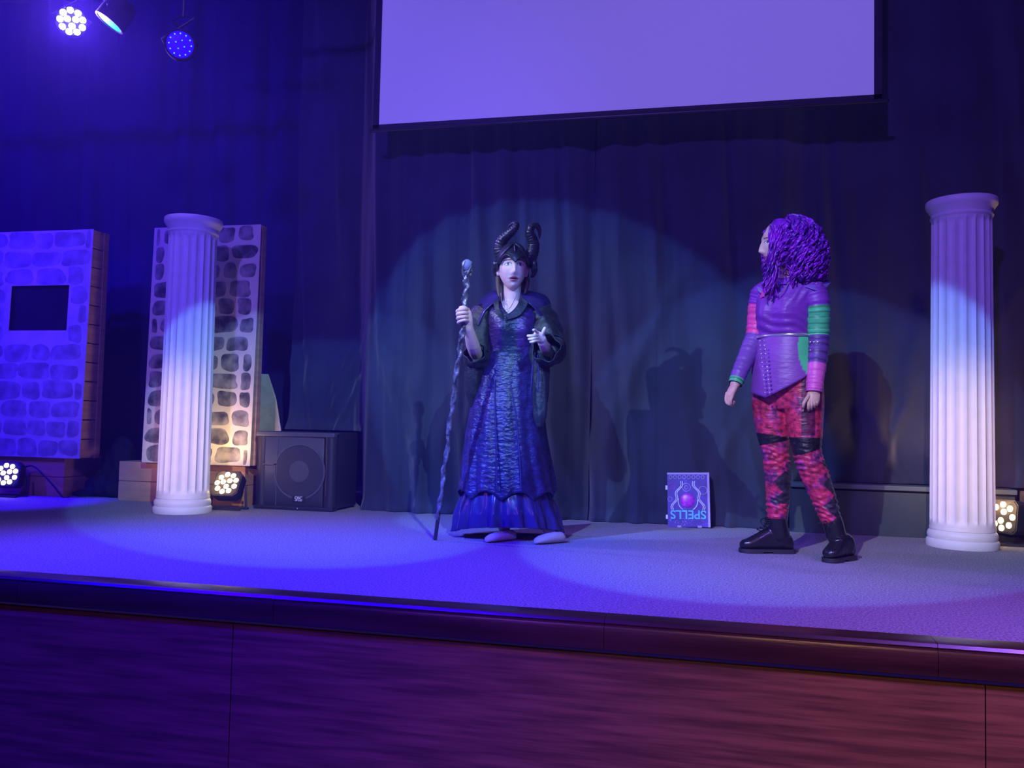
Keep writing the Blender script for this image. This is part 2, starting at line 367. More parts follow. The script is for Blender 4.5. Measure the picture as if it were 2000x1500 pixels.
rel(MB().box((sx0-.15, YS-.06, sz1), (sx1+.15, YS+.09, sz1+.14), .01), ps).build('roller_case', 'frame_black', ps)

# ---- columns
def column(loc, label, rot):
    e = empty('fluted_column', loc, label, 'column', 'white fluted columns', rot)
    n, fl = 20*10, 20; rs = []
    zs = list(np.linspace(.115, .20, 9))+list(np.linspace(.22, 1.80, 24))+list(np.linspace(1.82, 1.905, 9))
    for z in zs:
        R = .170-.012*(z/2); A = .013*float(ss(z, .13, .165)*(1-ss(z, 1.85, 1.89)))
        ring = []
        for k in range(n):
            t = (k/n*fl) % 1; g = max(0, 1-((t-.5)/.42)**2)**.5
            r = R-A*g; a = 2*PI*k/n; ring.append((r*math.cos(a), r*math.sin(a), z))
        rs.append(ring)
    MB().rings(rs).build('shaft', 'plaster', e, 'auto')
    pr = [(r_*.905 if z_ < .1 else max(r_*.95, .168), z_) for r_, z_ in [(.205, 0), (.208, .008), (.208, .035), (.204, .043), (.196, .047), (.199, .053), (.202, .065), (.200, .08), (.192, .092), (.183, .096), (.180, .100), (.180, .112), (.172, .122), (.168, .13)]]
    MB().lathe(pr, n=72).build('base', 'plaster', e, 'auto')
    pr = [(.156, 1.885), (.163, 1.893), (.167, 1.90), (.163, 1.908), (.160, 1.914), (.164, 1.925), (.174, 1.942), (.183, 1.955), (.188, 1.962), (.190, 1.972), (.190, 1.992), (.187, 1.998), (.160, 2.0)]
    MB().lathe(pr, n=72).build('capital', 'plaster', e, 'auto')
column((-3.445, 5.139, 0), 'white fluted column standing before the cream stone panel on the left', .1)
column((1.44, 5.34, 0), 'white fluted column at the right end of the stage', .2)

# ---- wooden boxes
def boxcrate(loc, sx, sy, h, label, rz=0):
    e = empty('wooden_box', loc, label, 'box', rz=rz)
    t = .018
    for z0, z1 in ((0, h/2-.002), (h/2+.002, h)):
        MB().box((0, 0, z0), (sx, t, z1), .0015).build('board', 'ply', e)
        MB().box((sx-t, t, z0), (sx, sy, z1), .0015).build('board', 'ply', e)
        MB().box((0, t, z0), (t, sy, z1), .0015).build('board', 'ply', e)
        MB().box((t, sy-t, z0), (sx-t, sy, z1), .0015).build('board', 'ply', e)
    MB().box((t, t, h-.02), (sx-t, sy-t, h-.001)).build('lid', 'ply', e)
    return e
boxcrate((-6.5, 5.72, 0), 1.61, .42, .300, 'plywood box under the blue-lit stone panel at far left')
boxcrate((-4.35, 5.66, 0), 1.06, .36, .296, 'orange-brown plywood box under the cream stone panel')

# ---- painted stone panels
def blob(w, h, r, n=28, wob=.06):
    ph = r.uniform(0, 6, 4); pts = []; e = r.uniform(2.8, 5.5)
    for k in range(n):
        a = 2*PI*k/n; c, s = math.cos(a), math.sin(a)
        q = (abs(c)**e+abs(s)**e)**(-1/e)*(1+wob*math.sin(2*a+ph[0])+wob*.8*math.sin(3*a+ph[1])+wob*.4*math.sin(5*a+ph[2]))
        pts.append((w/2*q*c, h/2*q*s))
    return pts
def stone_panel(name, x0, x1, z0, z1, yb, yt, thick, canvas, stone, label, seed, rows, swid, gap, hole=None, blocks=12, post=True):
    r = np.random.default_rng(seed)
    e = empty(name, ((x0+x1)/2, yb, z0), label, 'panel', 'painted stone scenery panels')
    O = e.location
    def yz(z): return yb+(yt-yb)*(z-z0)/(z1-z0)
    sh = .006
    def slab(xa, xb, za, zb):
        mb = MB(); mb.add([(xa, yz(za), za), (xb, yz(za), za), (xb, yz(zb), zb), (xa, yz(zb), zb), (xa, yz(za)+sh, za), (xb, yz(za)+sh, za), (xb, yz(zb)+sh, zb), (xa, yz(zb)+sh, zb)],
               [(0, 1, 2, 3), (5, 4, 7, 6), (1, 5, 6, 2), (4, 0, 3, 7), (3, 2, 6, 7), (4, 5, 1, 0)])
        rel(mb, e).build('canvas_sheet', canvas, e)
    if hole:
        hx0, hx1, hz0, hz1 = hole
        slab(x0, hx0, z0, z1); slab(hx1, x1, z0, z1); slab(hx0, hx1, z0, hz0); slab(hx0, hx1, hz1, z1)
        rel(MB().box((hx0-.03, yz(hz0)+.045, hz0-.03), (hx1+.03, yz(hz0)+.052, hz1+.03)), e).build('window_cloth', 'blackcloth', e)
    else: slab(x0, x1, z0, z1)
    hrow = (z1-z0)/rows
    for i in range(rows):
        x = x0-r.uniform(0, swid*.8)
        zc = z0+(i+.5)*hrow
        while x < x1:
            wd = swid*r.uniform(.62, 1.25); xa, xb = max(x, x0+.01), min(x+wd, x1-.01); x += wd
            if xb-xa < .05: continue
            h = hrow*r.uniform(.80, .95)-gap*.2; cx = (xa+xb)/2; cz = zc+r.uniform(-.008, .008)
            if hole and xb > hole[0]-.0 and xa < hole[1]+.0 and cz+h/2 > hole[2] and cz-h/2 < hole[3]:
                if (xa+xb)/2 < hole[0] : xb = hole[0]-.01
                elif (xa+xb)/2 > hole[1]: xa = hole[1]+.01
                else: continue
                cx = (xa+xb)/2
                if xb-xa < .05: continue
            pts = blob(xb-xa-gap, h, r)
            pts = [(min(max(px, xa-cx), xb-cx), pz) for px, pz in pts]
            mb = MB(); mb.add([(cx+px, yz(cz+pz)-.0012, cz+pz) for px, pz in pts], [tuple(range(len(pts)))])
            mb.add([(cx+px*1.0, yz(cz+pz)+.0005, cz+pz) for px, pz in pts], [])
            n = len(pts); mb.f += [(k, n+k, n+(k+1) % n, (k+1) % n) for k in range(n)]
            rel(mb, e).build('painted_stone', stone, e)
    # timber frame on the right-hand edge and behind
    yp = yb+thick-.055
    rel(MB().box((x1-.05, yp, z0), (x1, yp+.055, z1-.002), .002), e).build('frame_post', 'pine', e)
    rel(MB().box((x0, yp, z0), (x0+.05, yp+.055, z1-.002), .002), e).build('frame_post', 'pine', e)
    for zz in (z0, z1-.06): rel(MB().box((x0+.05, yp, zz), (x1-.05, yp+.04, zz+.05), .002), e).build('frame_rail', 'pine', e)
    if blocks:
        hb = (z1-z0)/blocks
        for i in range(blocks):
            za, zb = z0+i*hb+.0045, z0+(i+1)*hb-.0045; mb = MB()
            mb.add([(xq, yz(zq)+sh if k == 0 else yp-.001, zq) for zq in (za, zb) for xq in (x1-.045, x1-.004) for k in (0, 1)],
                   [(0, 1, 3, 2), (4, 6, 7, 5), (0, 2, 6, 4), (2, 3, 7, 6), (3, 1, 5, 7), (1, 0, 4, 5)])
            rel(mb, e).build('edge_block', 'pine', e)
    return e
stone_panel('stone_panel', -6.35, -4.70, .303, 2.10, 5.652, 5.695, .225, 'canvasA', 'stoneA', 'blue-lit painted stone wall panel with a square black window', 4, 12, .25, .016, hole=(-5.43, -4.89, 1.30, 1.66))
stone_panel('stone_panel', -4.09, -3.20, .299, 2.07, 5.567, 5.604, .12, 'canvasB', 'stoneB', 'cream panel with dark painted stones behind the left column', 9, 13, .21, .030, blocks=0)
stone_panel('stone_panel', 1.925, 2.80, .30, 1.42, 5.70, 5.72, .10, 'canvasB', 'stoneB', 'cream painted stone panel cut off by the right edge of the photo', 14, 8, .21, .03, blocks=0)
boxcrate((1.92, 5.70, 0), .9, .2, .298, 'plywood box under the stone panel at the far right edge')
# beige cloth behind the cream panel
u = np.linspace(0, 1, 24); v = np.linspace(0, 1, 24); UU, VV = np.meshgrid(u, v)
ZZ = .99*(1-VV)+.004; xe = np.interp(ZZ, [0, .55, .80, 1.0], [-3.13, -3.225, -3.28, -3.36])
XX = -3.62+(xe+3.62)*UU; YY = 6.07+.02*np.sin(UU*9+VV*5)*VV+.05*(1-UU)*VV
o = gridmesh('draped_cloth', XX, YY, ZZ, 'cloth'); solid(o, .004); tag(o, 'beige cloth draped behind the loudspeaker beside the cream panel', 'cloth')
# black cloth heap
mb = MB(); r = np.random.default_rng(3)
mb.ell((-4.62, 5.95, .08), (.22, .14, .12)); mb.ell((-4.62, 6.02, .22), (.13, .10, .20)); mb.ell((-4.54, 5.88, .06), (.18, .12, .075)); mb.ell((-4.58, 6.0, .36), (.09, .08, .12)); mb.ell((-4.76, 5.84, .02), (.13, .08, .04))
V, F = remeshed(mb, .012, 4)
V[:, 0] += .014*np.sin(V[:, 2]*40+V[:, 1]*30); V[:, 1] += .016*np.sin(V[:, 0]*45+V[:, 2]*14); V[:, 2] = np.maximum(V[:, 2], .002)
o = bpy.data.meshes.new('cloth_heap'); o.from_pydata(V.tolist(), [], F); tag(link('cloth_heap', o, 'blackcloth', None, True), 'heap of black cloth on the floor between the two plywood boxes', 'cloth')

# ---- subwoofer
sw = empty('subwoofer', (-3.15, 5.545, 0), 'large black floor loudspeaker with a mesh grille', 'loudspeaker')
W_, D_, H_ = .61, .42, .553
mb = MB().box((0, .035, .012), (W_, D_, H_), .012); mb.build('cabinet', 'plastic', sw, 'auto')
MB().box((0, .0, .0), (W_, .09, .028), .008).build('bottom_rim', 'plastic', sw)
MB().box((0, .0, H_-.034), (W_, .09, H_), .010).build('top_rim', 'coneRim', sw)
for x in (.0, W_-.085):
    MB().tube([(x+.042, .05, .026), (x+.042, .05, H_-.03)], .046, 18, round_ends=False).build('corner_post', 'plastic', sw, 'auto')
# bowed grille
nx = 40; ring = []
for z in (.028, H_-.034):
    ring.append([(.03+(W_-.115)*k/nx, .020-.007*math.sin(PI*k/nx), z) for k in range(nx+1)])
g = MB().rings(ring, False, False, closed=False).build('grille', 'grille', sw, True); solid(g, .003)
cx, cz = .345, .275
MB().tube([(.17, .010, .03), (.17, .010, H_-.036)], .004, 8).build('baffle_seam', 'coneRim', sw)
MB().box((.06, .006, .315), (.165, .012, .323)).build('port_slot', 'coneRim', sw)
def disc(r0, r1, y, mat, nm, yy=.004):
    mb = MB(); n = 64
    mb.rings([[(cx+r*math.cos(2*PI*k/n), y_, cz+r*math.sin(2*PI*k/n)) for k in range(n)] for r, y_ in ((r0, y), (r0, y-yy), (r1, y-yy), (r1, y))], False, False)
    return mb.build(nm, mat, sw, 'auto')
disc(.185, .200, .010, 'coneRim', 'cone_rim'); disc(.02, .182, .0095, 'cone', 'cone', .001); disc(.0, .075, .009, 'coneRim', 'dust_cap', .003)
bd = MB().box((.30, .0015, .062), (.40, .006, .100), .001).build('badge', 'plastic', sw)
tm = text_mesh('QSC', .030, .0006, .0006); tm.transform(Matrix.Translation((.35, .0005, .087)) @ Matrix.Rotation(PI/2, 4, 'X')); link('badge_lettering', tm, 'silver', bd)
mb = MB()
for a, c in ((.324, .342), (.348, .378)): mb.box((a, .0004, .067), (c, .0012, .0715))
mb.build('badge_line', 'silver', bd)
MB().tube([(.345, -.002, .014), (.345, .004, .014)], .004, 10).build('indicator', 'silver', sw)

# ---- stage lights
def frame_from(n, up=Vector((0, 0, 1))):
    n = Vector(n).normalized(); x = n.cross(up).normalized(); z = x.cross(n); return Matrix((x, n, z)).transposed()   # local +Y = beam
def floor_par(loc, n, label, bulbs, light=None, size=.19, ring='led_warm'):
    e = empty('floor_uplight', loc, label, 'stage light', 'floor uplights')
    Rm = frame_from(n).to_4x4(); C = Vector((0, 0, .165)); T = Matrix.Translation(C) @ Rm
    s = size/2+.015
    mb = MB(); n_ = 8; prof = [(s*1.05, .035), (s*1.05, .0), (s*1.0, -.05), (s*.7, -.085)]
    def oct_(r, y):
        return [(r*1.02*max(-.84, min(.84, math.cos(2*PI*(k+.5)/16)*1.12)), y, r*1.02*max(-.84, min(.84, math.sin(2*PI*(k+.5)/16)*1.12))) for k in range(16)]
    mb.rings([oct_(r, y) for r, y in prof]); mb.xf(T); mb.build('housing', 'plastic', e, 'auto')
    MB().rings([oct_(s*.97, .0355), oct_(s*.97, .0385)]).xf(T).build('face_plate', 'metal', e)
    for k in range(bulbs):
        if k < bulbs*.75: a = 2*PI*k/round(bulbs*.75); rr = size*.36
        else: a = 2*PI*(k-bulbs*.75)/max(1, bulbs-round(bulbs*.75))+.3; rr = size*.145
        mb = MB().ell((rr*math.cos(a), .040, rr*math.sin(a)), (.0185, .008, .0185), 14, 8).xf(T); mb.build('lens', ring, e, True)
    for sx in (-1, 1):
        P = [C+Rm.to_3x3()@Vector((sx*(s+.012), -.02, 0)), C+Rm.to_3x3()@Vector((sx*(s+.016), -.03, -.03))]
        q = P[1]; foot = Vector((q.x*1.05, q.y, .012)); MB().tube([P[0], P[1], foot, foot+Vector((0, .0, -.003))], .010, 8, flat=.6).build('yoke_leg', 'metal', e)
    a = Vector((-s*1.0, -.06, .012)); MB().box((-s-.02, -.075, 0), (s+.02, -.045, .014), .003).build('yoke_foot', 'metal', e)
    MB().box((-s-.02, .03, 0), (s+.02, .06, .014), .003).build('yoke_foot', 'metal', e)
    if light:
        q, half, col, watt = light; p0 = Vector(loc)+C+(Rm.to_3x3()@Vector((0, .08, 0)))
        spot('uplight_beam', p0, Vector(q)-p0, half, col, watt, 1, .05)
    return e
toC = lambda p: (CAMP-Vector(p)).normalized()
p = (-3.275, 5.42, 0); floor_par(p, toC(p)+Vector((-.45, 0, .45)), 'lit uplight on the floor between the left column and the loudspeaker', 12, ((-3.60, 5.42, .8), 80, (1, .58, .24), 22))
p = (-5.235, 5.55, 0); floor_par(p, toC(p)+Vector((-.5, 0, .1)), 'lit uplight on the floor at the far left edge with a cable', 12, ((-6.0, 4.9, 1.0), 45, (1, .6, .3), 10))
p = (1.735, 5.53, 0); floor_par(p, toC(p)+Vector((-1.5, -.1, .1)), 'lit uplight on the floor beside the right column', 10, ((1.5, 5.4, .8), 75, (1, .6, .3), 40))
def hung_par(c, n, label, lens, bulbs=12, r=.085, beam=None, face=None, upd=.5):
    c = Vector(c); e = empty('hanging_par_light', c, label, 'stage light', 'hanging par lights')
    Rm = frame_from(n).to_4x4()
    MB().rings([[(q*math.cos(2*PI*k/32), y, q*math.sin(2*PI*k/32)) for k in range(32)] for q, y in ((.05, -.17), (.085, -.14), (r+.014, -.06), (r+.014, .012), (r+.004, .012), (r+.004, .0))]).xf(Rm).build('housing', 'par_black', e, 'auto')
    if face: MB().rings([[(q*math.cos(2*PI*k/32), y, q*math.sin(2*PI*k/32)) for k in range(32)] for q, y in ((r, .001), (r, .006), (r*.6, .012), (r*.15, .014))]).xf(Rm).build('front_glass', face, e, True)
    if bulbs:
        k1 = round(bulbs*.72)
        for k in range(bulbs):
            a, rr = (2*PI*k/k1, r*.82) if k < k1 else (2*PI*(k-k1)/max(1, bulbs-k1)+.4, r*.34)
            rad = r*.235 if lens == 'led_white' else r*.055
            MB().ell((rr*math.cos(a), .010 if face else .004, rr*math.sin(a)), (rad, .008, rad), 14, 8).xf(Rm).build('lens', lens, e, True)
    for s in (-1, 1):
        P = [Rm.to_3x3()@Vector((s*(r+.014), -.05, 0)), Rm.to_3x3()@Vector((s*(r+.03), -.05, .02)), Vector((s*(r+.03)*.7, .02, .17)), Vector((0, .02, .20))]
        MB().tube(P, .008, 8).build('yoke_arm', 'metal', e)
    MB().tube([(0, .02, .19), (0, .02, upd)], .009, 8).build('hanger', 'metal', e)
    if beam:
        q, half, col, watt = beam; spot('par_beam', c+Vector(n).normalized()*.04, Vector(q)-c, half, col, watt, .6, .05)
    return e
pA = Vector((-4.032, 4.6, 3.187)); hung_par(pA, toC(pA)+Vector((.02, 0, .05)), 'glaring white par light hanging at the top left', 'led_white', 12, .082, beam=((0, 0, 1.2), 75, (.25, .12, 1), 480), upd=.606)
pB = Vector((-3.744, 4.6, 3.162)); nB = (-R2*.52-U2*.80+(-Fv)*.17); hung_par(pB, nB, 'cyan-lit par light seen edge-on between the two other hanging lights', 'led_dot', 0, .082, face='led_cyan', upd=.631)
pC = Vector((-3.23, 4.6, 2.97)); hung_par(pC, -Fv+R2*.35-U2*.25, 'blue-glowing par light hanging lowest of the three at top left', 'led_dot', 16, .080, face='led_blue', upd=.823)
lp = empty('lighting_pipe', (-4.2, 4.62, 3.82), 'black overhead pipe carrying the hanging lights above the frame', 'pipe')
MB().tube([(-3.5, 0, 0), (6.5, 0, 0)], .024, 14).build('pipe', 'metal', lp, 'auto')

# ---- cable from the far-left uplight
P = [atY(40, 916, 5.60), atY(52, 911, 5.62), atY(66, 911, 5.63), atY(84, 926, 5.63), atY(104, 948, 5.63), atY(122, 963, 5.64), atY(134, 968, 5.66)]
P[-1].z = P[-2].z = .008
o = MB(); o.tube(catmull(P, 6), .0065, 8); tag(o.build('power_cable', 'cable', None, True), 'black power cable running from the far-left uplight along the plywood box', 'cable')
P = [(1.83, 5.55, .2), (1.86, 5.57, .24), (1.89, 5.58, .15), (1.87, 5.6, .03), (1.93, 5.58, .008), (2.06, 5.5, .008)]
o = MB(); o.tube(catmull(P, 6), .0065, 8); tag(o.build('power_cable', 'cable', None, True), 'black power cable beside the uplight at the right column', 'cable')

# ---- spell book
bk = empty('book', (-.095, 5.64, 0), 'blue and purple prop book titled SPELLS standing upside down against the curtain', 'book')
tilt = Matrix.Translation((0, 0, .004)) @ Matrix.Rotation(math.radians(-2), 4, 'Y') @ Matrix.Rotation(math.radians(-9), 4, 'X')
bw, bh, bt = .135, .352, .035
def bp(mb, nm, mat, sm=False, par=bk): return mb.xf(tilt).build(nm, mat, par, sm)
bp(MB().box((-bw, 0, 0), (bw, .004, bh), .001), 'front_cover', 'cover')
bp(MB().box((-bw, bt, 0), (bw, bt+.004, bh), .001), 'back_cover', 'cover')
bp(MB().box((-bw+.006, .0042, .006), (bw-.006, bt-.0002, bh-.006)), 'pages', 'foil_white')
bp(MB().box((bw-.014, -.006, .0), (bw, .0, bh)), 'edge_strip', 'foil_lilac')
bp(MB().box((-bw, -.003, bh-.012), (bw-.014, .0, bh)), 'top_strip', 'foil_lilac')
for k in range(8):
    x = -bw+.022+k*.0295; n = 14
    bp(MB().tube([(x+.010*math.cos(t), -.002, bh-.030+.012*math.sin(t)) for t in np.linspace(-.3, 2*PI-.8, n)], .0028, 6), 'scallop', 'foil_lilac', True)
for s in (-1, 1):
    for off in (-.0055, .0055):
        z = np.linspace(.112, .295, 26); x = s*(.098-.062*((z-.112)/.183)**1.2)+s*.009*np.sin((z-.112)/.183*13)+off-.004
        bp(MB().tube([(a, -.002, c) for a, c in zip(x, z)], .0032, 6), 'wavy_line', 'foil_white', True)
def ringp(cx, cz, r, rad, mat, a0=0, a1=2*PI, nm='foil_ring'):
    bp(MB().tube([(cx+r*math.cos(t), -.002, cz+r*math.sin(t)) for t in np.linspace(a0, a1, 28)], rad, 6), nm, mat, True)
ringp(-.012, .255, .026, .0026, 'foil_lilac'); ringp(-.012, .255, .011, .0022, 'foil_lilac', .5, 6); ringp(.094, .236, .026, .0026, 'foil_lilac'); ringp(-.105, .262, .020, .002, 'foil_pink')
ringp(-.004, .165, .062, .0032, 'foil_white', PI*.92, PI*1.32); ringp(-.004, .165, .062, .0040, 'foil_white', -PI*.32, .1); ringp(-.118, .178, .014, .002, 'foil_lilac')
bp(MB().ell((-.008, -.001, .172), (.046, .010, .046)), 'jewel', 'foil_pink', True)
for a in range(7): ringp(-.008+.036*math.cos(a*.9), .172+.036*math.sin(a*.9), .007, .0022, 'foil_white' if a % 3 == 0 else 'foil_pink', .3, 5.5, 'jewel_swirl')
ringp(-.008, .172, .018, .003, 'foil_pink', .2, 4.8, 'jewel_swirl')
tm = text_mesh('SPELLS', .066, .0015, .0012); bb = [v.co.x for v in tm.vertices]; k = .226/(max(bb)-min(bb))
tm.transform(tilt @ Matrix.Translation((-.004, -.0025, .082)) @ Matrix.Rotation(PI/2, 4, 'X') @ Matrix.Rotation(PI, 4, 'Z') @ Matrix.Diagonal((k, k*1.0, 1, 1)))
link('title_lettering', tm, 'foil_cyan', bk)
mb = MB()
for i in range(46): x, z = rng.uniform(-.12, .11), rng.uniform(.012, .055); mb.ell((x, -.001, z), (.0022, .002, .0022*rng.uniform(.7, 2)), 6, 4)
tag(bp(mb, 'glitter', 'foil_lilac'), kind='stuff')
for z in (.05, .24): bp(MB().box((-bw-.012, -.003, z), (-bw+.002, .012, z+.028), .002), 'clasp', 'foil_white')
for x in (-.075, .055): bp(MB().box((x, -.004, -.004), (x+.026, .0, .010), .001), 'clasp', 'foil_lilac')

# ================================================================== PEOPLE
def basis(phi):
    c, s = math.cos(math.radians(phi)), math.sin(math.radians(phi))
    front = -Fh*c-Rh*s; side = Rh*c-Fh*s        # side: viewer-right when facing the lens
    return front, side
def smooth_rows(T, n=4):
    A = np.array(T, float); i = np.arange(len(A)); out = []
    for t in np.linspace(0, len(A)-1, (len(A)-1)*n+1):
        k = min(int(t), len(A)-2); f = t-k; P = [A[max(k-1, 0)], A[k], A[k+1], A[min(k+2, len(A)-1)]]
        out.append(.5*(2*P[1]+(P[2]-P[0])*f+(2*P[0]-5*P[1]+4*P[2]-P[3])*f*f+(3*P[1]-P[0]-3*P[2]+P[3])*f**3))
    return out
def torso_ring(c, a, b, phi, n=40, e=2.4, bust=0):
    f, s = basis(phi); out = []
    for k in range(n):
        t = 2*PI*k/n; ct, st = math.cos(t), math.sin(t); q = (abs(ct)**e+abs(st)**e)**(-1/e)
        fr = b*q*st
        if bust and st > 0: fr += bust*st*(math.exp(-((ct*a-.065)/.05)**2)+math.exp(-((ct*a+.065)/.05)**2))
        out.append(Vector(c)+s*(a*q*ct)+f*fr)
    return out
class Head:
    def __init__(s, c, phi, scale=1.0, roll=0, pitch=0, open_=0.):
        s.c = Vector(c); s.k = scale; s.open = open_
        f, sd = basis(phi); up = Vector((0, 0, 1))
        R = Matrix((sd, f, up)).transposed()      # columns side, front, up
        s.R = R @ Matrix.Rotation(math.radians(roll), 3, 'Y') @ Matrix.Rotation(math.radians(pitch), 3, 'X')
    def shape(s, n=120, m=90):
        t = np.linspace(.02, PI-.02, m); a = np.linspace(0, 2*PI, n, endpoint=False); A, T = np.meshgrid(a, t)
        x = .073*np.sin(T)*np.cos(A); y = .096*np.sin(T)*np.sin(A); z = -.117*np.cos(T)
        low = np.clip(-z/.117, 0, 1); x = x*(1-.30*low**1.6); fr = y > 0
        y = np.where(fr, y*(1-.10*low**2), y*(1-.42*low**1.3)); y = y+.012*low**2*1.0
        g = lambda u, su, v, sv: np.exp(-(u/su)**2-(v/sv)**2)
        front = np.clip(y/.05, 0, 1)
        d = 0*x
        prof = np.interp(z, [-.062, -.053, -.043, .008, .03], [0, .013, .026, .004, 0])
        d += prof*np.exp(-(x/(.0105+.05*np.clip(-z-.02, 0, .03)*.25))**2)
        d += .006*(g(x-.013, .008, z+.047, .008)+g(x+.013, .008, z+.047, .008))
        d -= .010*(g(x-.031, .017, z-.001, .011)+g(x+.031, .017, z-.001, .011))
        d += .0045*(g(x-.030, .02, z-.024, .008)+g(x+.030, .02, z-.024, .008))
        d += .0045*(g(x-.031, .010, z-.000, .006)+g(x+.031, .010, z-.000, .006))
        d += .007*g(x, .021, z+.067, .0055)+.008*g(x, .018, z+.079, .006)-.006*g(x, .022, z+.0725, .0035)*(1+1.5*s.open)
        d += .008*g(x, .02, z+.104, .014)-.003*g(x, .02, z+.090, .006)
        d += .004*(g(x-.042, .018, z+.035, .02)+g(x+.042, .018, z+.035, .02))
        y = y+d*front
        return x, y, z
    def world(s, x, y, z):
        L_ = np.stack([x, y, z], -1)*s.k; Rm = np.array(s.R); return L_@Rm.T+np.array(s.c)
    def add(s, mb):
        x, y, z = s.shape(); W = s.world(x, y, z); mb.rings([[tuple(p) for p in row] for row in W])
        for q in (-1, 1):
            e = s.world(np.array(q*.073), np.array(-.008), np.array(-.012)); mb.ell(e, (.012*s.k, .02*s.k, .032*s.k), 14, 10, s.R)
    def local(s, V): return (V-np.array(s.c))@np.array(s.R)/s.k
    def paint(s, V, C):
        L_ = s.local(V); x, y, z = L_.T; fr = (y > .03)
        def put(mask, col): C[mask] = col
        put(fr & (((np.abs(x)-.031)/.018)**2+((z-.001)/.0088)**2 < 1), (.16, .08, .09))
        put(fr & (((np.abs(x)-.031)/.0145)**2+((z+.0003)/.0064)**2 < 1), (.75, .72, .74))
        put(fr & (((np.abs(x)-.031)/.0064)**2+((z-.0012)/.0064)**2 < 1), (.03, .025, .04))
        put(fr & (np.abs(z-.021-.10*np.clip(.03-np.abs(np.abs(x)-.033), 0, .02)*1.0+.002) < .0032) & (np.abs(np.abs(x)-.033) < .02), (.12, .07, .05))
        put(fr & ((x/.023)**2+((z+.073)/.0125)**2 < 1), (.50, .15, .17))
        if s.open: put(fr & ((x/.015)**2+((z+.0725)/.0042)**2 < 1), (.05, .01, .015))
        return C
SK = np.array((.86, .60, .52))
def finger(mb, P, r=.0085): mb.tube(catmull(P, 4), lerpn([r, r*.98, r*.9, r*.78][:len(P)] if len(P) <= 4 else [r]*len(P), 4), 10)
def append(V, F, mb):
    o = len(V); return np.concatenate([V, np.array([tuple(q) for q in mb.v])]), F+[tuple(i+o for i in f) for f in mb.f]

# ------------------------------------------------------------ performer in the horned headdress
B1 = Vector((-1.054, 4.695, 0)); D1 = 4.80
p1 = empty('person', B1, 'performer in a horned headdress and long dark purple gown holding a staff', 'person')
a1 = lambda px, py, dd=0: at(px, py, D1+dd)
def body1(infl=0, arms=True, legs=True, head=True):
    mb = MB()
    T = [(1000, 800, .155, .115, 0), (998, 760, .165, .12, 0), (998, 720, .145, .108, 0), (998, 688, .122, .098, 0), (998, 667, .128, .102, .016), (999, 648, .140, .108, .032), (999, 630, .148, .106, .020), (999, 614, .150, .094, .004), (999, 603, .135, .075, 0), (999, 596, .09, .06, 0), (999, 590, .062, .056, 0)]
    mb.rings([torso_ring(a1(x, y, .02), a+infl, b_+infl, -4, bust=bu) for x, y, a, b_, bu in smooth_rows(T)])
    if head:
        mb.tube([a1(999, 600, .03), a1(1000, 585, .02), a1(1001, 560, .015), a1(1001, 540, .02)], [.060, .052, .050, .052], 20)
    if arms:
        mb.tube(catmull([a1(948, 613, .03), a1(938, 640, .02), a1(932, 697, -.03)], 4), lerpn([.052+infl, .045+infl, .037+infl], 4), 16)
        mb.tube(catmull([a1(932, 697, -.03), a1(923, 672, -.16), a1(916, 645, -.245), a1(914, 636, -.26)], 4), lerpn([.038+infl, .037+infl, .027+infl, .026+infl], 4), 16)
        mb.tube(catmull([a1(1052, 613, .03), a1(1062, 640, .03), a1(1072, 697, -.02)], 4), lerpn([.052+infl, .045+infl, .037+infl], 4), 16)
        mb.tube(catmull([a1(1072, 697, -.02), a1(1068, 684, -.13), a1(1061, 672, -.235), a1(1059, 668, -.26)], 4), lerpn([.038+infl, .036+infl, .026+infl, .026+infl], 4), 16)
    if legs:
        for hx, kx, ax, ay, dd in ((975, 965, 985, 1030, -.05), (1022, 1040, 1072, 1036, -.03)):
            mb.tube(catmull([a1(hx, 780, .02), a1(kx-(8 if kx > 1000 else 0), 830, .0), a1(kx-(6 if kx > 1000 else 0), 890, -.02), a1((kx+ax)/2, 960, 0), a1(ax, ay, dd)], 4), lerpn([.080, .066, .05, .045, .034], 4), 16)
    return mb
H1 = Head(a1(1001, 524, -.01), -6, 1.10, roll=0, pitch=4, open_=1)
mb = body1(); H1.add(mb)
# palms
mb.tube([a1(915, 636, -.262), a1(913, 626, -.275), a1(911, 612, -.285)], [.026, .031, .029], 14, flat=.7)
mb.tube([a1(1060, 668, -.258), a1(1056, 661, -.285), a1(1051, 656, -.30)], [.026, .031, .029], 14, flat=.8)
V, F = remeshed(mb, .0034, 2)
C = np.tile(SK, (len(V), 1)); C = H1.paint(V, C)
fm = MB()
# staff hand: four fingers stacked round the shaft and the thumb on top
for i, (py, l) in enumerate(((604, .9), (611.5, 1.0), (619, .98), (626, .85))):
    finger(fm, [a1(915+i*.4, py+1, -.283), a1(908+i*.3, py-1, -.328), a1(898-3*(l-.9)*10, py+1, -.326), a1(893+i*.6, py+4, -.296), a1(898+i*.6, py+6, -.268), a1(905, py+6, -.262)], .0098-.0006*i)
finger(fm, [a1(914, 616, -.278), a1(912, 605, -.30), a1(906, 600.5, -.312), a1(899, 601, -.308)], .0108)
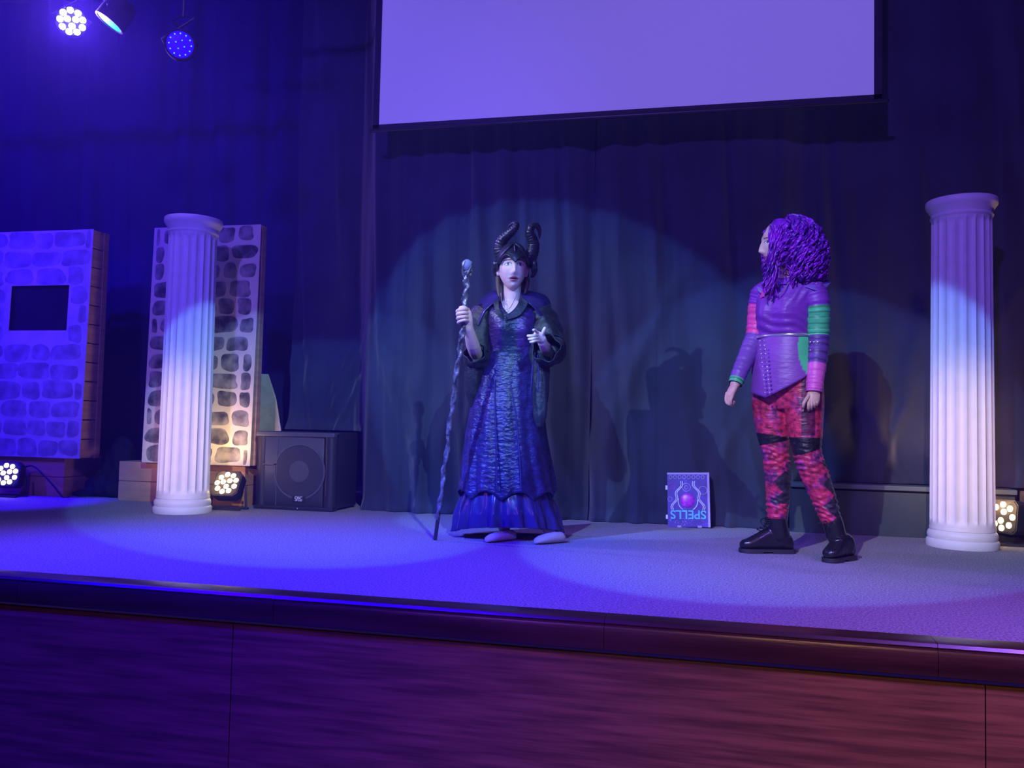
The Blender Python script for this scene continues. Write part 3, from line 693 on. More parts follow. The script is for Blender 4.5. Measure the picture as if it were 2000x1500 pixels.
# pointing hand: three fingers to the left, index toward the hall, thumb raised
for py, px2, py2, r_ in ((654, 1031, 656, .0088), (659.5, 1033, 662.5, .0088), (665, 1036, 668, .0080)):
    finger(fm, [a1(1053, py, -.305), a1(1045, py+1, -.345), a1((1045+px2)/2, (py+py2)/2+1, -.355), a1(px2, py2, -.335)], r_)
finger(fm, [a1(1052, 652, -.30), a1(1047, 647, -.35), a1(1044, 645, -.385), a1(1042, 644.5, -.41)], .0092)
finger(fm, [a1(1058, 660, -.295), a1(1060, 651, -.315), a1(1062, 645, -.325), a1(1064, 641, -.325)], .0098)
n0 = len(V); V, F = append(V, F, fm); C = np.concatenate([C, np.tile(SK, (len(V)-n0, 1))])
colmesh('body', V, F, C, 'skin', p1, B1)
def put1(mb, nm, mat, sm=True, par=None): return mb.build(nm, mat, par or p1, sm, org=B1)
# hair below the headdress
mb = MB(); ctube(mb, [a1(1003, 520, .09), a1(1003, 560, .085), a1(1003, 590, .08)], [.07, .06, .035], 14)
for pts in ([(974, 525, .0), (972, 550, .0), (974, 572, -.02), (978, 590, -.05)], [(976, 525, .02), (976, 552, .02), (980, 580, .0)], [(1028, 530, .0), (1030, 550, .01), (1027, 568, -.01), (1024, 574, -.02)], [(1026, 535, .03), (1027, 560, .03), (1022, 580, .02)]):
    ctube(mb, [a1(*q) for q in pts], [.013, .014, .011, .004][:len(pts)] if len(pts) == 4 else [.014, .015, .006], 8)
put1(mb, 'hair', 'hair_brown')
# headdress: skull cap, ridges, knots, horns
hd_par = empty
x, y, z = H1.shape(96, 70); k = 1.16
t = np.linspace(.02, PI-.02, 70); a = np.linspace(0, 2*PI, 96, endpoint=False); A, T = np.meshgrid(a, t)
x0, y0, z0 = .073*np.sin(T)*np.cos(A), .096*np.sin(T)*np.sin(A), -.117*np.cos(T)
edge = np.where(y0 > 0, .046-.052*np.exp(-(x0/.024)**2)-.055*ss(np.abs(x0), .045, .072), -.045)
zc = np.maximum(z0*1.06, edge-.0); W = H1.world(x0*1.20, y0*1.17+.002, zc*1.0+.010)
Vh = W.reshape(-1, 3); r_, c_ = x0.shape
Fh_ = [(i*c_+j, i*c_+(j+1) % c_, (i+1)*c_+(j+1) % c_, (i+1)*c_+j) for i in range(r_-1) for j in range(c_)]
mk = (z0*1.06 >= edge-.012).ravel(); Vk, Fk, _ = keep_faces(Vh, Fh_, mk)
me = bpy.data.meshes.new('headdress'); me.from_pydata((Vk-np.array(B1)).tolist(), [], Fk); hd = link('headdress', me, 'leather', p1, True); solid(hd, .006, off=1)
hw = lambda x, z, out=0: Vector(H1.world(np.array(x), np.array(math.sqrt(max(0, 1-(x/.0876)**2-(z/.135)**2))*.112+.004+out), np.array(z+.01)))
mb = MB()
for s in (-1, 1):
    ctube(mb, [hw(0, .098), hw(s*.025, .078), hw(s*.048, .052), hw(s*.066, .026), hw(s*.076, .006)], [.006, .0085, .009, .009, .006], 8)
    ctube(mb, [hw(0, -.006), hw(s*.018, .016), hw(s*.042, .034), hw(s*.062, .020), hw(s*.074, -.004)], [.0035, .005, .0055, .006, .004], 8)
ctube(mb, [hw(0, .108), hw(0, .08), hw(0, .05)], [.004, .007, .003], 8)
put1(mb, 'ridge', 'leather', par=hd)
for px, s in ((971, -1), (1041, 1)):
    mb = MB(); c = (lambda q, w_, e_: a1(px+q, w_, e_))
    ctube(mb, [c(-s*4, 508, -.03), c(s*2, 514, -.05), c(s*3, 522, -.045), c(-s*1, 529, -.02)], [.010, .017, .016, .008], 10)
    ctube(mb, [c(-s*2, 520, .0), c(s*3, 526, -.01), c(s*1, 536, .0), c(-s*3, 541, .02)], [.016, .018, .014, .006], 10)
    put1(mb, 'side_knot', 'leather', par=hd)
def horn(P, R):
    pts = catmull([a1(x, y, d) for x, y, d in P], 8); rr = lerpn([q/345 for q in R], 8)
    rr = [q*(1+.06*math.sin(i*1.9)) for i, q in enumerate(rr)]
    put1(MB().tube(pts, rr, 18), 'horn', 'leather', par=hd)
horn([(981, 504, .0), (977, 492, .0), (977, 481, .0), (981, 469, -.01), (990, 460, -.02), (1000, 451, -.03), (1007, 443, -.035), (1008, 437.5, -.025), (1002, 437, .0), (995, 442, .02), (991, 450, .03)], [12.5, 13, 12.4, 11, 9.6, 8.6, 7.2, 5.6, 4.2, 2.8, 1])
horn([(1035, 506, .0), (1039, 494, .0), (1042, 480, .0), (1039, 467, -.01), (1034.5, 456, -.02), (1036, 446, -.025), (1042, 440, -.02), (1049, 441, -.01), (1053, 449, .0), (1054, 458, .01), (1053.5, 466, .01)], [13, 13, 12, 10.8, 9.4, 8, 6.6, 5.4, 4.2, 2.8, 1])
# gown bodice
mb = body1(infl=.012, arms=False, legs=False, head=False)
mb.tube([a1(960, 607, .02), a1(944, 614, .02)], [.055, .062], 16); mb.tube([a1(1040, 607, .02), a1(1054, 614, .02)], [.055, .062], 16)
V, F = remeshed(mb, .006, 3)
xr = (V-np.array(a1(1000, 620)))@np.array(Rh); fr = (V-np.array(a1(1000, 620)))@np.array(-Fh)
zt = np.interp(xr, [-.075, -.06, -.045, -.02, .02, .045, .07], [1.36, 1.34, 1.285, 1.258, 1.285, 1.335, 1.36])
m_ = (V[:, 2] < np.where(fr > -.05, zt, 1.33)) & (V[:, 2] > .93)
V, F, ix = keep_faces(V, F, m_); xr = xr[ix]
C = np.tile((.06, .022, .14), (len(V), 1)); C[np.abs(xr+.012) < .042] = (.022, .036, .07); C[np.abs(xr) > .125] = (.010, .012, .02)
bo = colmesh('gown_bodice', V, F, C, 'gown', p1, B1); solid(bo, .003)
# skirt and satin flounce as swept, folded cloth
def skirt(rows, n, fold, nf, scallop, ph0, lift=0):
    f, s = basis(-3); rs = []; nr = 40
    py = np.array([r_[0] for r_ in rows], float); xl = np.array([r_[1] for r_ in rows], float); xr_ = np.array([r_[2] for r_ in rows], float); bb = np.array([r_[3] for r_ in rows], float)
    rg = np.random.default_rng(ph0); wob = rg.uniform(0, 6, 4)
    for i in range(nr):
        y = py[0]+(py[-1]-py[0])*i/(nr-1); l, r__ = np.interp(y, py, xl), np.interp(y, py, xr_); b_ = np.interp(y, py, bb)
        c = a1((l+r__)/2, y, .02); rad = (r__-l)/2/345; u_ = i/(nr-1); ring = []
        for k in range(n):
            t = 2*PI*k/n
            q = 1+fold*(.25+.75*u_)*(.6*math.sin(nf*t+wob[0]+.7*math.sin(3*t))+.4*math.sin((nf*1.7//1)*t+wob[1]))
            q += .012*math.sin(23*t+9*u_)*u_
            p_ = Vector(c)+s*(rad*q*math.cos(t))+f*(b_*q*math.sin(t))
            if scallop and u_ > .75: p_.z += (u_-.75)/.25*scallop*(abs(math.sin(nf*.5*t+wob[2]))-.3)
            p_.z += lift*max(0, math.sin(t))*u_; p_.z = max(p_.z, .03)
            ring.append(p_)
        rs.append(ring)
    return rs
rows = [(688, 944, 1050, .12), (720, 937, 1054, .135), (760, 927, 1058, .15), (800, 917, 1062, .17), (850, 908, 1067, .185), (900, 902, 1075, .20), (940, 897, 1081, .21), (968, 894, 1085, .217)]
V = skirt(rows, 220, .045, 9, .05, 2); mb = MB().rings(V, False, False)
V = np.array([tuple(q) for q in mb.v]); xr = (V-np.array(a1(985, 800)))@np.array(Rh); fr = (V-np.array(a1(985, 800)))@np.array(-Fh)
C = np.tile((.030, .018, .11), (len(V), 1)); C[(fr > 0) & (np.abs(xr-.01) < .03+.035*(1-V[:, 2]))] = (.014, .009, .07)
tip = (fr > 0) & (np.abs(xr+.0) < .05*np.clip((V[:, 2]-.86)/.15, 0, 1)); C[tip] = (.03, .045, .075)
sk = colmesh('gown_skirt', V, mb.f, C, 'gown', p1, B1); solid(sk, .003)
rows = [(950, 908, 1071, .185), (985, 897, 1083, .208), (1010, 891, 1092, .222), (1040, 888, 1097, .225)]
fl = MB().rings(skirt(rows, 300, .085, 15, 0, 5, .055), False, False); flo = put1(fl, 'satin_flounce', 'satin'); solid(flo, .003)
mb = MB()
for pts in ([(966, 742), (967, 800), (969, 870), (970, 955)], [(996, 745), (1006, 800), (1014, 880), (1018, 955)]):
    mb.tube(catmull([a1(x_, y_, -.125-(y_-742)/213*.085) for x_, y_ in pts], 6), .004, 8)
put1(mb, 'skirt_piping', 'satin')
# wing collar over the shoulders
def sheet(name, edges, mat, thick, par=None, n=20):
    E = [catmull([a1(*q) for q in e], n//(len(e)-1)) for e in edges]; m_ = min(len(e) for e in E)
    E = [e[:m_] for e in E]; Pn = [catmull([e[i] for e in E], 6) for i in range(m_)]
    A_ = np.array([[tuple(q) for q in row] for row in Pn])-np.array(B1)
    o = gridmesh(name, A_[..., 0], A_[..., 1], A_[..., 2], mat, par or p1); return solid(o, thick)
sheet('wing_collar', [[(976, 566, .06), (956, 571, .09), (939, 586, .10), (928, 608, .09), (922, 632, .06)], [(974, 576, -.02), (956, 581, .0), (940, 596, .0), (930, 616, -.01), (925, 636, -.02)], [(978, 586, -.07), (962, 594, -.07), (950, 605, -.08), (941, 620, -.08), (934, 636, -.08)]], 'satin', .005)
sheet('wing_collar', [[(1016, 566, .06), (1044, 570, .09), (1068, 580, .10), (1077, 603, .09), (1078, 640, .06)], [(1016, 576, -.02), (1040, 578, .0), (1060, 590, .0), (1071, 612, -.01), (1075, 642, -.02)], [(1016, 584, -.06), (1030, 590, -.08), (1045, 604, -.08), (1058, 622, -.08), (1070, 644, -.07)]], 'satin', .005)
sheet('lapel', [[(1016, 576, -.055), (1012, 592, -.09), (1002, 606, -.105), (988, 617, -.105)], [(1032, 590, -.085), (1026, 604, -.10), (1014, 617, -.118), (990, 625, -.122)]], 'velvet', .004)
sheet('lapel', [[(976, 578, -.055), (974, 592, -.085), (977, 606, -.10), (984, 617, -.105)], [(964, 592, -.085), (966, 604, -.09), (972, 616, -.11), (984, 625, -.122)]], 'velvet', .004)
# sleeves
def sleeve(P, R, flat=1.0, nm='sleeve', opened=True):
    mb = MB(); pts = catmull([a1(*q) for q in P], 6); rr = lerpn(R, 6)
    mb.tube(pts, rr, 26, cap=not opened, flat=flat, round_ends=False)
    V_ = np.array([tuple(q) for q in mb.v]); nseg = len(pts)
    for i in range(nseg):
        for k in range(26):
            pc = np.array(pts[i]); q = V_[i*26+k]-pc; V_[i*26+k] = pc+q*(1+.10*math.sin(5*k/26*2*PI+i*.35)*min(1, i/6)+.04*math.sin(i*1.3+k))
    mb.v = [tuple(q) for q in V_]; o = put1(mb, nm, 'velvet'); return solid(o, .004)
sleeve([(950, 608, .02), (940, 630, .01), (932, 662, -.03), (932, 694, -.05), (929, 694, -.09), (927, 688, -.125)], [.075, .078, .070, .072, .066, .058])
sleeve([(934, 670, -.04), (927, 705, -.05), (923, 740, -.05), (922, 770, -.04), (921, 794, -.04)], [.052, .05, .042, .034, .008], .6, opened=False)
sleeve([(1050, 608, .02), (1060, 630, .01), (1066, 655, -.03), (1071, 682, -.08), (1069, 684, -.16), (1066, 679, -.215)], [.078, .085, .088, .095, .085, .075])
sleeve([(1078, 672, -.05), (1084, 690, -.08), (1086, 700, -.09)], [.045, .04, .012], .8, opened=False)
sleeve([(1054, 685, -.10), (1056, 730, -.11), (1056, 775, -.12), (1055, 812, -.13), (1054, 834, -.13)], [.060, .045, .040, .034, .012], .6, opened=False)
mb = MB()
ctube(mb, [a1(1045, 690, -.19), a1(1040, 720, -.19), a1(1038, 750, -.2), a1(1036, 772, -.2)], [.004]*4, 8); ctube(mb, [a1(1050, 694, -.19), a1(1052, 735, -.19), a1(1050, 765, -.2)], [.004]*3, 8)
put1(mb, 'sleeve_cord', 'satin')
mb = MB().tube(catmull([a1(978, 572, -.035), a1(981, 594, -.085), a1(987, 604, -.10), a1(997, 600, -.095), a1(1010, 574, -.04)], 8), .0016, 6); put1(mb, 'necklace', 'stud')
# slippers
def slipper(toe, heel, dt, dh):
    a_, b_ = at(toe[0], toe[1], dt), at(heel[0], heel[1], dh); a_.z = b_.z = 0; rs = []
    d = (b_-a_); L_ = d.length; d.normalize(); s_ = Vector((-d.y, d.x, 0))
    for t_, w_, h_ in ((0, .010, .016), (.05, .024, .03), (.18, .036, .042), (.4, .038, .052), (.65, .032, .058), (.88, .030, .056), (.97, .020, .045), (1, .008, .02)):
        c_ = a_+d*(L_*t_); rs.append([c_+s_*(w_*math.cos(q)) + Vector((0, 0, .004+h_*(.5+.5*math.sin(q))*(1 if math.sin(q) > -.4 else .9))) for q in [2*PI*k/20 for k in range(20)]])
    put1(MB().rings(rs), 'slipper', 'slipper')
slipper((949, 1052), (1006, 1040), 4.58, 4.72); slipper((1044, 1060), (1103, 1054), 4.56, 4.66)

# ---- staff
stf = empty('staff', at(850, 1056, 4.645), 'gnarled silvery staff topped with a crystal orb held by the horned performer', 'staff'); stf.location.z = 0
path = [at(850, 1055, 4.645), at(857, 1000, 4.63), at(866, 930, 4.61), at(875, 860, 4.59), at(885, 780, 4.565), at(896, 700, 4.54), at(902, 655, 4.525), at(906, 617, 4.513), at(908.5, 585, 4.503), at(911, 545, 4.49), at(912, 528, 4.486)]
path[0].z = .004
pts = catmull(path, 26)[20:]; n = 20; rs = []; T0 = (pts[-1]-pts[0]).normalized(); u_ = T0.cross(Vector((0, 1, 0))).normalized(); v_ = T0.cross(u_)
for i, p_ in enumerate(pts):
    f_ = i/len(pts); r0 = .0105+.0055*f_+(.006*float(ss(np.array(f_), .9, 1)))
    wv = .0035*math.sin(i*.21)+.002*math.sin(i*.55)
    rs.append([p_+u_*(wv+r0*(1+.24*math.sin(2*t-i*.36)+.10*math.sin(5*t+i*.8))*math.cos(t))+v_*(r0*(1+.24*math.sin(2*t-i*.36)+.10*math.sin(5*t+i*.8))*math.sin(t)) for t in [2*PI*k/n for k in range(n)]])
MB().rings(rs).build('shaft', 'staff', stf, True, org=stf.location)
MB().tube(catmull(path[:2], 6)+[pts[2]], .0105, 14).build('ferrule', 'staff_dark', stf, True, org=stf.location)
oc = at(912.3, 517, 4.484); MB().ell(oc, (.028, .028, .029), 28, 18).build('orb', 'crystal', stf, True, org=stf.location)
for k in range(4):
    a_ = k*PI/2+.5; P = []
    for j in range(9):
        t_ = j/8; rr = .018+.013*math.sin(t_*2.2); ang = a_+t_*.9; P.append(oc+Vector((rr*math.cos(ang), rr*math.sin(ang), -.055+.068*t_)))
    MB().tube(P, lerpn([.007, .003], 8), 8).build('claw', 'staff', stf, True, org=stf.location)

# ------------------------------------------------------------ performer with the purple wig
B2 = Vector((.46, 4.62, 0)); D2 = 4.36
p2 = empty('person', B2, 'performer with curly purple hair in a purple jacket and red leggings', 'person')
a2 = lambda px, py, dd=0: at(px, py, D2+dd)
PH = 48
def torso2(mb, infl=0):
    T = [(1538, 800, .10, .09, 0), (1538, 775, .155, .115, 0), (1537, 745, .162, .125, 0), (1537, 715, .150, .115, 0), (1536, 685, .132, .102, 0), (1535, 660, .126, .098, 0), (1535, 637, .132, .102, .022), (1536, 614, .143, .106, .036), (1538, 592, .150, .104, .022), (1541, 574, .150, .092, .004), (1543, 560, .128, .078, 0), (1544, 550, .085, .062, 0), (1543, 542, .055, .052, 0)]
    mb.rings([torso_ring(a2(x, y), a+infl, b_+infl, PH, bust=bu) for x, y, a, b_, bu in smooth_rows(T)])
ARM_L = [((1590, 570, -.10), .056), ((1597, 600, -.12), .050), ((1598, 655, -.12), .042), ((1597, 690, -.14), .041), ((1592, 740, -.17), .032), ((1590, 765, -.18), .028)]
ARM_R = [((1490, 572, .09), .054), ((1483, 600, .10), .047), ((1476, 650, .10), .040), ((1466, 680, .07), .039), ((1447, 722, .0), .031), ((1436, 750, -.03), .026)]
LEG_L = [((1566, 742, -.06), .100), ((1570, 790, -.08), .092), ((1573, 840, -.10), .078), ((1577, 885, -.12), .062), ((1592, 930, -.11), .062), ((1608, 970, -.11), .054), ((1622, 1012, -.11), .043), ((1632, 1050, -.11), .038)]
LEG_R = [((1512, 742, .05), .102), ((1508, 790, .05), .096), ((1510, 840, .04), .080), ((1515, 885, .03), .062), ((1519, 930, .05), .061), ((1519, 970, .07), .053), ((1517, 1012, .08), .042), ((1519, 1050, .09), .037)]
def limb(mb, Lm, infl=0, sub=4, upto=None):
    Lm = Lm[:upto]; mb.tube(catmull([a2(*q) for q, _ in Lm], sub), lerpn([r_+infl for _, r_ in Lm], sub), 20)
H2 = Head(a2(1526, 477, .0), 84, 1.06, pitch=0)
mb = MB(); torso2(mb); [limb(mb, q) for q in (ARM_L, ARM_R, LEG_L, LEG_R)]; H2.add(mb)
mb.tube([a2(1543, 556, .0), a2(1540, 535, .0), a2(1534, 505, .0)], [.056, .050, .052], 18)
mb.tube([a2(1590, 763, -.18), a2(1589, 772, -.185), a2(1588, 782, -.19)], [.027, .033, .032], 14, flat=.62)
mb.tube([a2(1436, 750, -.03), a2(1431, 760, -.035), a2(1426, 770, -.04)], [.025, .031, .030], 14, flat=.65)
V, F = remeshed(mb, .0036, 2); SK2 = np.array((.66, .42, .33)); C = np.tile(SK2, (len(V), 1)); C = H2.paint(V, C)
fm = MB()
for i, (px, l) in enumerate(((1580, 21), (1585.5, 19), (1591, 15), (1596, 11))):
    finger(fm, [a2(px+.5, 780, -.19), a2(px-.5, 780+l*.45, -.205), a2(px-.8, 780+l*.8, -.20), a2(px-.5, 780+l, -.185)], .0088-.0005*i)
finger(fm, [a2(1580, 772, -.19), a2(1574, 781, -.205), a2(1570, 788, -.21), a2(1569, 794, -.205)], .0092)
for i, (dx, l) in enumerate(((0, 1), (3.5, 1.05), (7, .95), (10.5, .8))):
    finger(fm, [a2(1420+dx, 768, -.04), a2(1417+dx+1, 768+12*l, -.06), a2(1421+dx, 768+20*l, -.075), a2(1428+dx*.6, 768+22*l, -.07)], .0086-.0005*i)
finger(fm, [a2(1432, 764, -.05), a2(1430, 774, -.08), a2(1427, 782, -.09), a2(1428, 788, -.085)], .0092)
n0 = len(V); V, F = append(V, F, fm); C = np.concatenate([C, np.tile(SK2, (len(V)-n0, 1))])
colmesh('body', V, F, C, 'skin', p2, B2)
def put2(mb, nm, mat, sm=True, par=None): return mb.build(nm, mat, par or p2, sm, org=B2)
PUR, GRN, PNK = (.22, .035, .42), (.08, .62, .26), (.80, .07, .34)
np2 = lambda *q: np.array(a2(*q))
# jacket
def sleevepart(Lm, bands, nm):
    mb = MB(); K = 24; pts = catmull([a2(*q) for q, _ in Lm], K); rr = lerpn([r_+.009 for _, r_ in Lm], K); n = 28
    rr = [q*(1+.022*math.sin(i*.75)+.020*math.sin(i*1.3+1)+.012*math.sin(i*2.1)) for i, q in enumerate(rr)]
    mb.tube(pts, rr, n, cap=False, round_ends=False); V_ = np.array([tuple(q) for q in mb.v]); C_ = np.zeros((len(V_), 3))
    for i in range(len(pts)):
        py = np.interp(i/K, range(len(Lm)), [q[0][1] for q in Lm])
        for lim, col in bands:
            if py <= lim:
                C_[i*n:(i+1)*n] = np.array(col)*(.45 if (col == GRN and py % 10 < 2.6) or (col == (.13, .05, .30) and py % 15 < 2.6) else 1); break
    o = colmesh(nm, V_, mb.f, C_, 'jacket', p2, B2); return solid(o, .003)
sleevepart(ARM_L, [(599, PUR), (655, GRN), (711, (.13, .05, .30)), (999, (.72, .12, .52))], 'jacket_sleeve')
sleevepart(ARM_R, [(597, PUR), (655, PNK), (738, (.20, .08, .42)), (999, GRN)], 'jacket_sleeve')
mb = MB(); torso2(mb, .010); mb.tube([a2(1590, 574, -.10), a2(1580, 566, -.08)], [.064, .06], 16); mb.tube([a2(1490, 576, .09), a2(1500, 568, .07)], [.062, .058], 16)
V, F = remeshed(mb, .006, 3); zw = a2(1536, 662).z
xr = (V-np2(1536, 620))@np.array(Rh); m_ = (V[:, 2] > zw) & (V[:, 2] < a2(1543, 545).z)
V, F, ix = keep_faces(V, F, m_); xr = xr[ix]; fr = (V-np2(1536, 620))@np.array(-Fh)
C = np.tile(PUR, (len(V), 1)); C[(xr > .105) & (V[:, 2] < a2(1580, 595).z)] = PNK
rd = V-np2(1537, 620); rd[:, 2] = 0; rd /= np.linalg.norm(rd, axis=1)[:, None]; sd = V@np.array(Rh); fz = np.exp(-((V[:, 2]-zw-.04)/.07)**2)
V += rd*((.004*np.sin(V[:, 2]*150+sd*60+2*np.sin(sd*30))*fz+.0035*np.sin(sd*140-V[:, 2]*90)*np.exp(-((V[:, 2]-zw-.24)/.06)**2))[:, None])
solid(colmesh('jacket_body', V, F, C, 'jacket', p2, B2), .003)
# asymmetric peplum
f_, s_ = basis(PH); n, m_ = 140, 26; GX = np.zeros((m_, n, 3)); CC = np.zeros((m_, n, 3))
for k in range(n):
    t = 2*PI*k/n
    for i in range(m_):
        v0 = i/(m_-1)
        def pos(py):
            a_ = np.interp(py, [655, 700, 745, 780], [.142, .166, .186, .19]); b_ = np.interp(py, [655, 700, 745, 780], [.114, .142, .160, .165])
            c_ = a2(np.interp(py, [655, 745], [1535, 1536]), py); return c_+s_*(a_*math.cos(t))+f_*(b_*math.sin(t))
        q = pos(700); uu = (q-a2(1536, 700)).dot(Rh)*380+1536
        bot = np.interp(uu, [1475, 1490, 1586, 1610], [768, 779, 714, 706])
        if (q-a2(1536, 700)).dot(-Fh) < -.02: bot = min(bot, 730)
        py = 657+(bot-657)*v0; p_ = pos(py); GX[i, k] = tuple(p_-B2); pxx = (p_-a2(1536, py)).dot(Rh)*380+1536
        g = ((pxx-1562)/23)**2+((py-690)/46)**2 < 1 and py > 660
        CC[i, k] = GRN if (g and (p_-a2(1536, 700)).dot(-Fh) > -.02) else ((.24, .065, .42) if pxx < 1556 else PUR)
V_ = GX.reshape(-1, 3); F_ = [(i*n+j, i*n+(j+1) % n, (i+1)*n+(j+1) % n, (i+1)*n+j) for i in range(m_-1) for j in range(n)]
solid(colmesh('jacket_peplum', V_+np.array(B2), F_, CC.reshape(-1, 3), 'jacket', p2, B2), .003)
mb = MB().rings([torso_ring(a2(1535, py), .142+.004, .114+.004, PH) for py in (656, 661)], False, False); solid(put2(mb, 'waist_zip', 'stud'), .003)
mb = MB()
for j in range(13):
    for q in (0, 1): mb.ell(a2(1484+q*9+j*.9, 666+j*8.4, -.120-.03*j/13-q*.016), (.0052,)*3, 8, 6)
for j in range(5):
    for row in (668, 684): mb.ell(a2(1583+j*7, row, -.178+.010*abs(j-2)), (.0052,)*3, 8, 6)
tag(put2(mb, 'studs', 'stud'), kind='stuff')
# collar and pointed shoulder flaps
def sheet2(name, edges, mat, thick, n=16, col=None):
    E = [catmull([a2(*q) for q in e], n//(len(e)-1)) for e in edges]; m_ = min(len(e) for e in E)
    Pn = [catmull([e[i] for e in E], 6) for i in range(m_)]; A_ = np.array([[tuple(q) for q in row] for row in Pn])
    V_ = A_.reshape(-1, 3); r_, c_ = A_.shape[:2]; F_ = [(i*c_+j, i*c_+j+1, (i+1)*c_+j+1, (i+1)*c_+j) for i in range(r_-1) for j in range(c_-1)]
    return solid(colmesh(name, V_, F_, np.tile(col or PUR, (len(V_), 1)), mat, p2, B2), thick)
sheet2('shoulder_flap', [[(1572, 560, -.14), (1590, 566, -.17), (1606, 571, -.16)], [(1575, 550, -.09), (1594, 549, -.11), (1616, 560, -.10)], [(1578, 546, -.02), (1600, 542, -.04), (1623, 552, -.05)]], 'jacket', .006, col=(.24, .11, .55))
sheet2('shoulder_flap', [[(1496, 572, .02), (1486, 572, .0), (1481, 566, .02)], [(1500, 562, .08), (1488, 560, .06), (1478, 561, .06)]], 'jacket', .006, col=(.30, .22, .6))
sheet2('jacket_collar', [[(1522, 556, -.06), (1545, 554, -.105), (1568, 556, -.08)], [(1524, 546, -.05), (1546, 542, -.085), (1566, 545, -.06)]], 'jacket', .005)
sheet2('jacket_lapel', [[(1490, 580, -.03), (1500, 566, -.06), (1512, 556, -.07)], [(1484, 584, .0), (1492, 562, -.02), (1504, 548, -.03)]], 'jacket', .005, col=PNK)
mb = MB().tube(catmull([a2(1540, 553, -.10), a2(1532, 566, -.125), a2(1520, 576, -.135)], 5), .003, 8); put2(mb, 'zip', 'stud')
# leggings
mb = MB(); torso2(mb, .006); limb(mb, LEG_L, .007, upto=7); limb(mb, LEG_R, .007, upto=7)
V, F = remeshed(mb, .0055, 2); m_ = V[:, 2] < a2(1536, 668).z; V, F, ix = keep_faces(V, F, m_)
dl = np.min([seg_t(V, np2(*LEG_L[i][0]), np2(*LEG_L[i+1][0]))[1] for i in range(6)], 0); dr = np.min([seg_t(V, np2(*LEG_R[i][0]), np2(*LEG_R[i+1][0]))[1] for i in range(6)], 0)
left = dl < dr; Z = V[:, 2]; xr = (V-np2(1545, 800))@np.array(Rh)
axl = np.array([np2(*q) for q, _ in LEG_L[:7]]); axr = np.array([np2(*q) for q, _ in LEG_R[:7]])
for ax_, msk in ((axl, left), (axr, ~left)):
    for zc, amp in ((a2(1515, 900).z, .007), (a2(1515, 990).z, .006)):
        cxy = np.stack([np.interp(Z, ax_[::-1, 2], ax_[::-1, 0]), np.interp(Z, ax_[::-1, 2], ax_[::-1, 1])], 1); d_ = V[:, :2]-cxy
        nn = d_/np.maximum(np.linalg.norm(d_, axis=1)[:, None], 1e-5); wv = .55*amp*(np.sin(Z*260+xr*70+2*np.sin(xr*40+Z*30))+.7*np.sin(Z*170-xr*90+1))*np.exp(-((Z-zc)/.07)**2)
        V[:, :2] += nn*(wv*msk)[:, None]
RED, MAG, DRK = np.array((.78, .05, .14)), np.array((.62, .06, .26)), np.array((.10, .02, .07))
nz = np.sin(Z*31+xr*17)*np.sin(xr*43-Z*11+1)+.6*np.sin(Z*71+xr*60+2)*np.sin(xr*95+Z*20)
C = np.where((nz > .25)[:, None], MAG, RED); C = np.where((nz > .75)[:, None], DRK*2.2, C)
def zpx(py, leg): return a2(leg, py).z
C[(~left) & (Z < zpx(850, 1510)-.15*(xr+.09)+.0) & (Z > zpx(868, 1510)+.25*(xr+.12))] = (.012, .012, .016)
C[left & (Z < zpx(854, 1573)) & (Z > zpx(880, 1573)+.35*(xr-.05))] = (.012, .012, .016)
C[left & (xr < .062) & (Z > zpx(850, 1550)) & (xr > -.005)] = (.17, .02, .08)
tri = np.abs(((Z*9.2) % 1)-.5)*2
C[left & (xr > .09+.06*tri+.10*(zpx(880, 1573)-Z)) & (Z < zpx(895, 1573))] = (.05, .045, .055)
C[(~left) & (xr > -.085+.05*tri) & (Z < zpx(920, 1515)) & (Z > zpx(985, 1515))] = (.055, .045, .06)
colmesh('leggings', V, F, C, 'pants', p2, B2)
